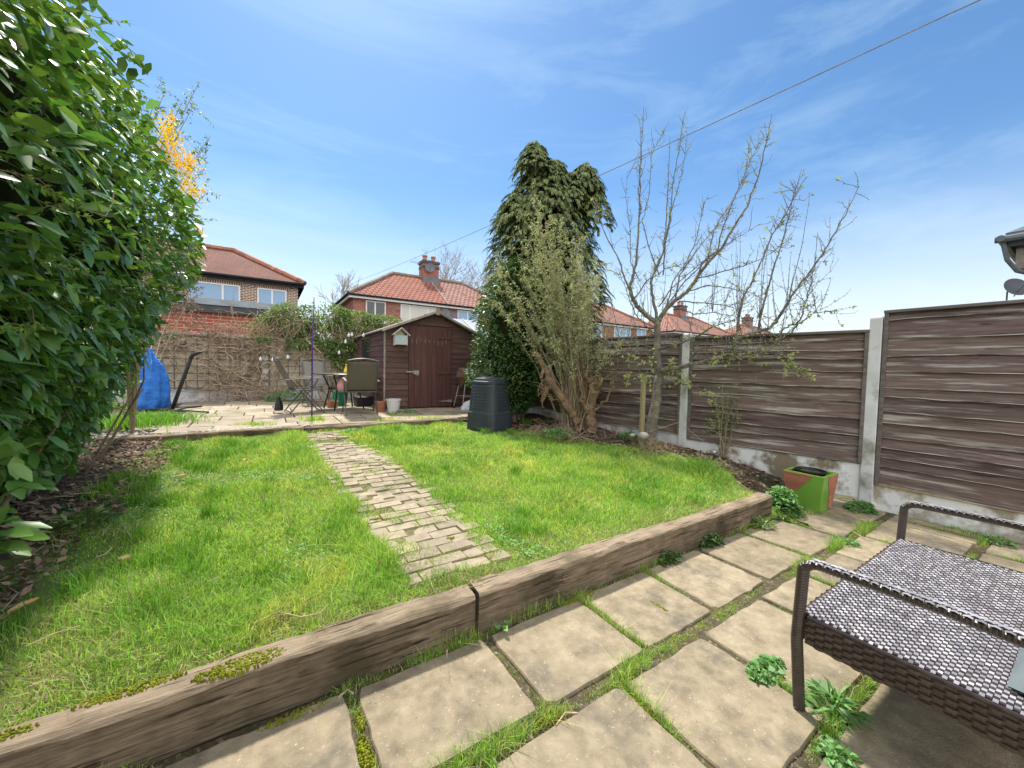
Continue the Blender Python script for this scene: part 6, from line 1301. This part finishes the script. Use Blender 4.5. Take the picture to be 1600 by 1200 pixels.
def grow(p, d, L2, r, bend, up, leafy=0.0):
    pts_ = wander(p, d, 9, L2/9, bend, up); tw.tube(pts_, np.linspace(r, .0013, 10), 4)
    for q in range(int(L2*26)+2):
        i = random.randint(1, 9); buds.append((pts_[i]+rng.normal(0, .005, 3), unit(rng.normal(0, .6, 3)+d), 'l' if random.random() < leafy else 'b'))
    return pts_
core = [b_ for b_ in BP if b_[0][2] > 1.45]
for k in range(620):
    p, d = random.choice(core); hi = p[2] > 2.3
    d2 = unit(d*.5+rng.normal(0, .7, 3)+np.array([0, 0, .35])); L2 = random.uniform(.12, .42)*(.6 if hi else 1)
    q = grow(p, d2, L2, .0028, .20, .06, .03)
    if random.random() < .4: grow(q[random.randint(3, 8)], unit(d2+rng.normal(0, .7, 3)), L2*.6, .0020, .2, .08, .03)
for k in range(34):
    p, d = random.choice([b_ for b_ in core if b_[0][2] < 2.2]); grow(p, unit(np.array([random.uniform(-.25, .25), random.uniform(-.25, .25), 1.])), random.uniform(.4, 1.15), .0050, .07, .03)
low = [b_ for b_ in BP if b_[0][2] <= 1.6]
for k in range(70):
    p, d = random.choice(low); grow(p, unit(d*.4+rng.normal(0, .8, 3)), random.uniform(.08, .28), .003, .22, .0, .45)
mb.build('trunk', m_bark, ap); tw.build('twigs', m_twig, ap)
acc = []; acc2 = []
for p, d, kd in buds:
    if kd == 'b':
        for k in range(2): acc.append((p, unit(d+rng.normal(0, .3, 3)), rdir(1)[0], random.uniform(.012, .020), random.uniform(.006, .010)))
    else:
        for k in range(6): acc2.append((p, unit(d+rng.normal(0, .8, 3)), rdir(1)[0], random.uniform(.022, .042), random.uniform(.012, .02)))
accbuild('buds', acc, m_olive, ap); accbuild('leaves', acc2, m_bud, ap)
# rose sapling
rs = thing('sapling', 'thin leafy young sapling in front of the middle fence panel', 'sapling', (3.55, 1.0, .3)); mb = MB(); acc = []
for (u, v) in ((1115, 620), (1128, 600), (1140, 605), (1148, 625), (1122, 640), (1150, 650), (1108, 650), (1135, 615), (1160, 600)):
    b0 = PX(1130+random.uniform(-6, 6), 710, 4.75); e = PX(u, v, 4.7); path = [b0+(e-b0)*s+rng.normal(0, .012, 3)+np.array([0, 0, .04*math.sin(3*s)]) for s in np.linspace(0, 1, 8)]; mb.tube(path, np.linspace(.006, .002, 8), 4)
    for k in range(30): i = random.randint(2, 6); acc.append((path[i]+(path[i+1]-path[i])*random.random()+rng.normal(0, .02, 3), rdir(1)[0], rdir(1)[0]+[0, 0, .6], .03, .015))
    for k in range(3): sprig(path[random.randint(3, 7)], rdir(1)[0]+[0, 0, .5], .12, 9, .028, .014, mb, acc, .0018)
mb.build('stem', m_stem, rs); accbuild('foliage', acc, m_climb, rs)
# dry tangle at the foot of the tree
dt = thing('dry_weeds', 'pale dry weed stems tangled at the foot of the apple tree', 'weeds', (3.4, 1.5, .3)); mb = MB()
for k in range(190):
    x, y = 3.35+random.gauss(0, .13), 1.5+random.gauss(0, .15); z = float(soilz(x, y)); mb.tube(wander((x, y, z), (random.uniform(-1, 1), random.uniform(-1, 1), random.uniform(.3, 1.4)), 5, random.uniform(.02, .045), .3, -.02), .0016, 3)
mb.build('stem', m_straw, dt)
mb = MB(); tag(MB().tube([PX(1010, 640, 4.9)+[0, 0, -.3], PX(1060, 660, 4.9), PX(1100, 690, 4.7)], .003, 4).build('dry_stalk', m_straw), 'long pale dry stem bending over the bed by the apple tree', 'dry stalk')
# ------------------------------------------------------------------ far bare trees
def fartree(label, base, h, spread, seed, nb=9):
    global random
    r_ = random.Random(seed); t = thing('bare_tree', label, 'tree', base, 'leafless trees far behind the houses'); mbt = MB(); mbc = MB()
    base = np.array(base, float); mbt.tube([base, base+[0, 0, h*.5]], [.22, .12], 6)
    def rec(p, d, L, r, dep):
        q = wander(p, d, 4, L/4, .14, .02); (mbt if dep < 2 else mbc).tube(q, np.linspace(r, r*.6, 5), 4 if dep > 1 else 5, False)
        if dep >= 4: return
        for k in range(3 if dep else nb): rec(q[random.randint(2, 4)], unit(q[-1]-q[-2])+rng.normal(0, .55, 3)*[spread, spread, .6]+[0, 0, .25], L*.68, r*.58, dep+1)
    for k in range(2): rec(base+[0, 0, h*(.35+.15*k)], np.array([0, 0, 1.]), h*.26, .12, 0)
    mbt.build('trunk', m_dist, t); mbc.build('crown', m_dist, t)
fartree('leafless tree showing left of the orange roof', (7.3, 52, 0), 12.0, 1.0, 1); fartree('leafless tree behind the chimney of the orange roofed houses', (21.5, 52, 0), 18.0, 1.2, 2, 11); fartree('leafless tree behind the right slope of the orange roofed houses', (25.5, 50, 0), 16.5, 1.2, 5, 11)
# ------------------------------------------------------------------ plants in the cracks and corners
mound('parsley_plant', 'bushy parsley-like green plant between the sleeper end and the planter', 'plant', (3.36, .02, .0), (.16, .15, .24), 1300, .05, .034, m_weed, full=False)
mound('weed', 'round-leaved blue-green weed in the slab joint just left of the bench leg', 'weed', (1.02, -.89, -.01), (.16, .06, .05), 520, .034, .028, m_weed); mound('weed', 'leafy dandelion-like weed growing under the near end of the bench', 'weed', (1.02, -1.13, -.01), (.11, .09, .09), 190, .10, .020, m_weed)
mound('weed', 'small weed at the bottom edge in the joint below the bench', 'weed', (.80, -1.22, -.01), (.09, .07, .05), 200, .04, .022, m_weed); mound('weed', 'ivy-like creeping weed against the sleeper face nearer the path', 'weed', (1.52, -.04, -.0), (.15, .05, .08), 260, .035, .026, m_bushleaf)
mound('weed', 'darker creeping weed against the sleeper face further right', 'weed', (2.05, -.04, -.0), (.15, .05, .10), 320, .035, .026, m_bushleaf); mound('weed', 'grey-green rosette weed near the right end of the sleeper', 'weed', (2.78, -.07, -.0), (.12, .07, .08), 150, .085, .018, m_climb)
mound('weed', 'green weed at the foot of the white fence post', 'weed', (4.12, -.38, -.0), (.17, .14, .12), 620, .05, .02, m_weed); mound('weed', 'dark weed in the gap between the planter and the fence post', 'weed', (4.05, -.02, 0), (.14, .16, .09), 300, .045, .026, m_bushleaf)
mound('weed', 'small bushy weed against the white gravel board behind the bench', 'weed', (4.14, -1.22, -.0), (.06, .12, .08), 230, .04, .016, m_weed); mound('weed', 'low weed spreading on the joint between planter and bench', 'weed', (3.05, -.58, -.01), (.10, .13, .045), 230, .045, .018, m_weed)
mound('weed', 'flat leaved weed in the joint in front of the planter', 'weed', (3.12, -.10, -.01), (.09, .06, .04), 90, .06, .02, m_bushleaf); mound('weed', 'small fern growing between the stake and the white stone', 'fern', tuple(PX(983, 677, 5.4)-[0, 0, .06]), (.13, .1, .1), 150, .10, .02, m_weed)
mound('weed', 'small leafy seedling below the sleeper joint', 'weed', (.12, -.06, -.0), (.04, .03, .06), 12, .05, .03, m_weed); mound('weed', 'bushy weed patch at the far end of the brick path', 'weed', (.2, 4.45, .32), (.22, .12, .08), 300, .05, .022, m_weed)
mound('weed', 'dark leafy weeds at the foot of the cut stumps', 'weed', (2.75, 2.75, .36), (.32, .28, .10), 700, .06, .024, m_weed); mound('weed', 'weed patch at the foot of the bucket', 'weed', (1.45, 5.85, .42), (.28, .1, .07), 260, .05, .02, m_weed)
mound('weed', 'dead leaf pile and weeds at the left hedge foot on the lawn edge', 'weed', (-1.9, 1.9, .28), (.16, .2, .06), 150, .09, .03, m_climb)
print('done', len(bpy.data.objects))
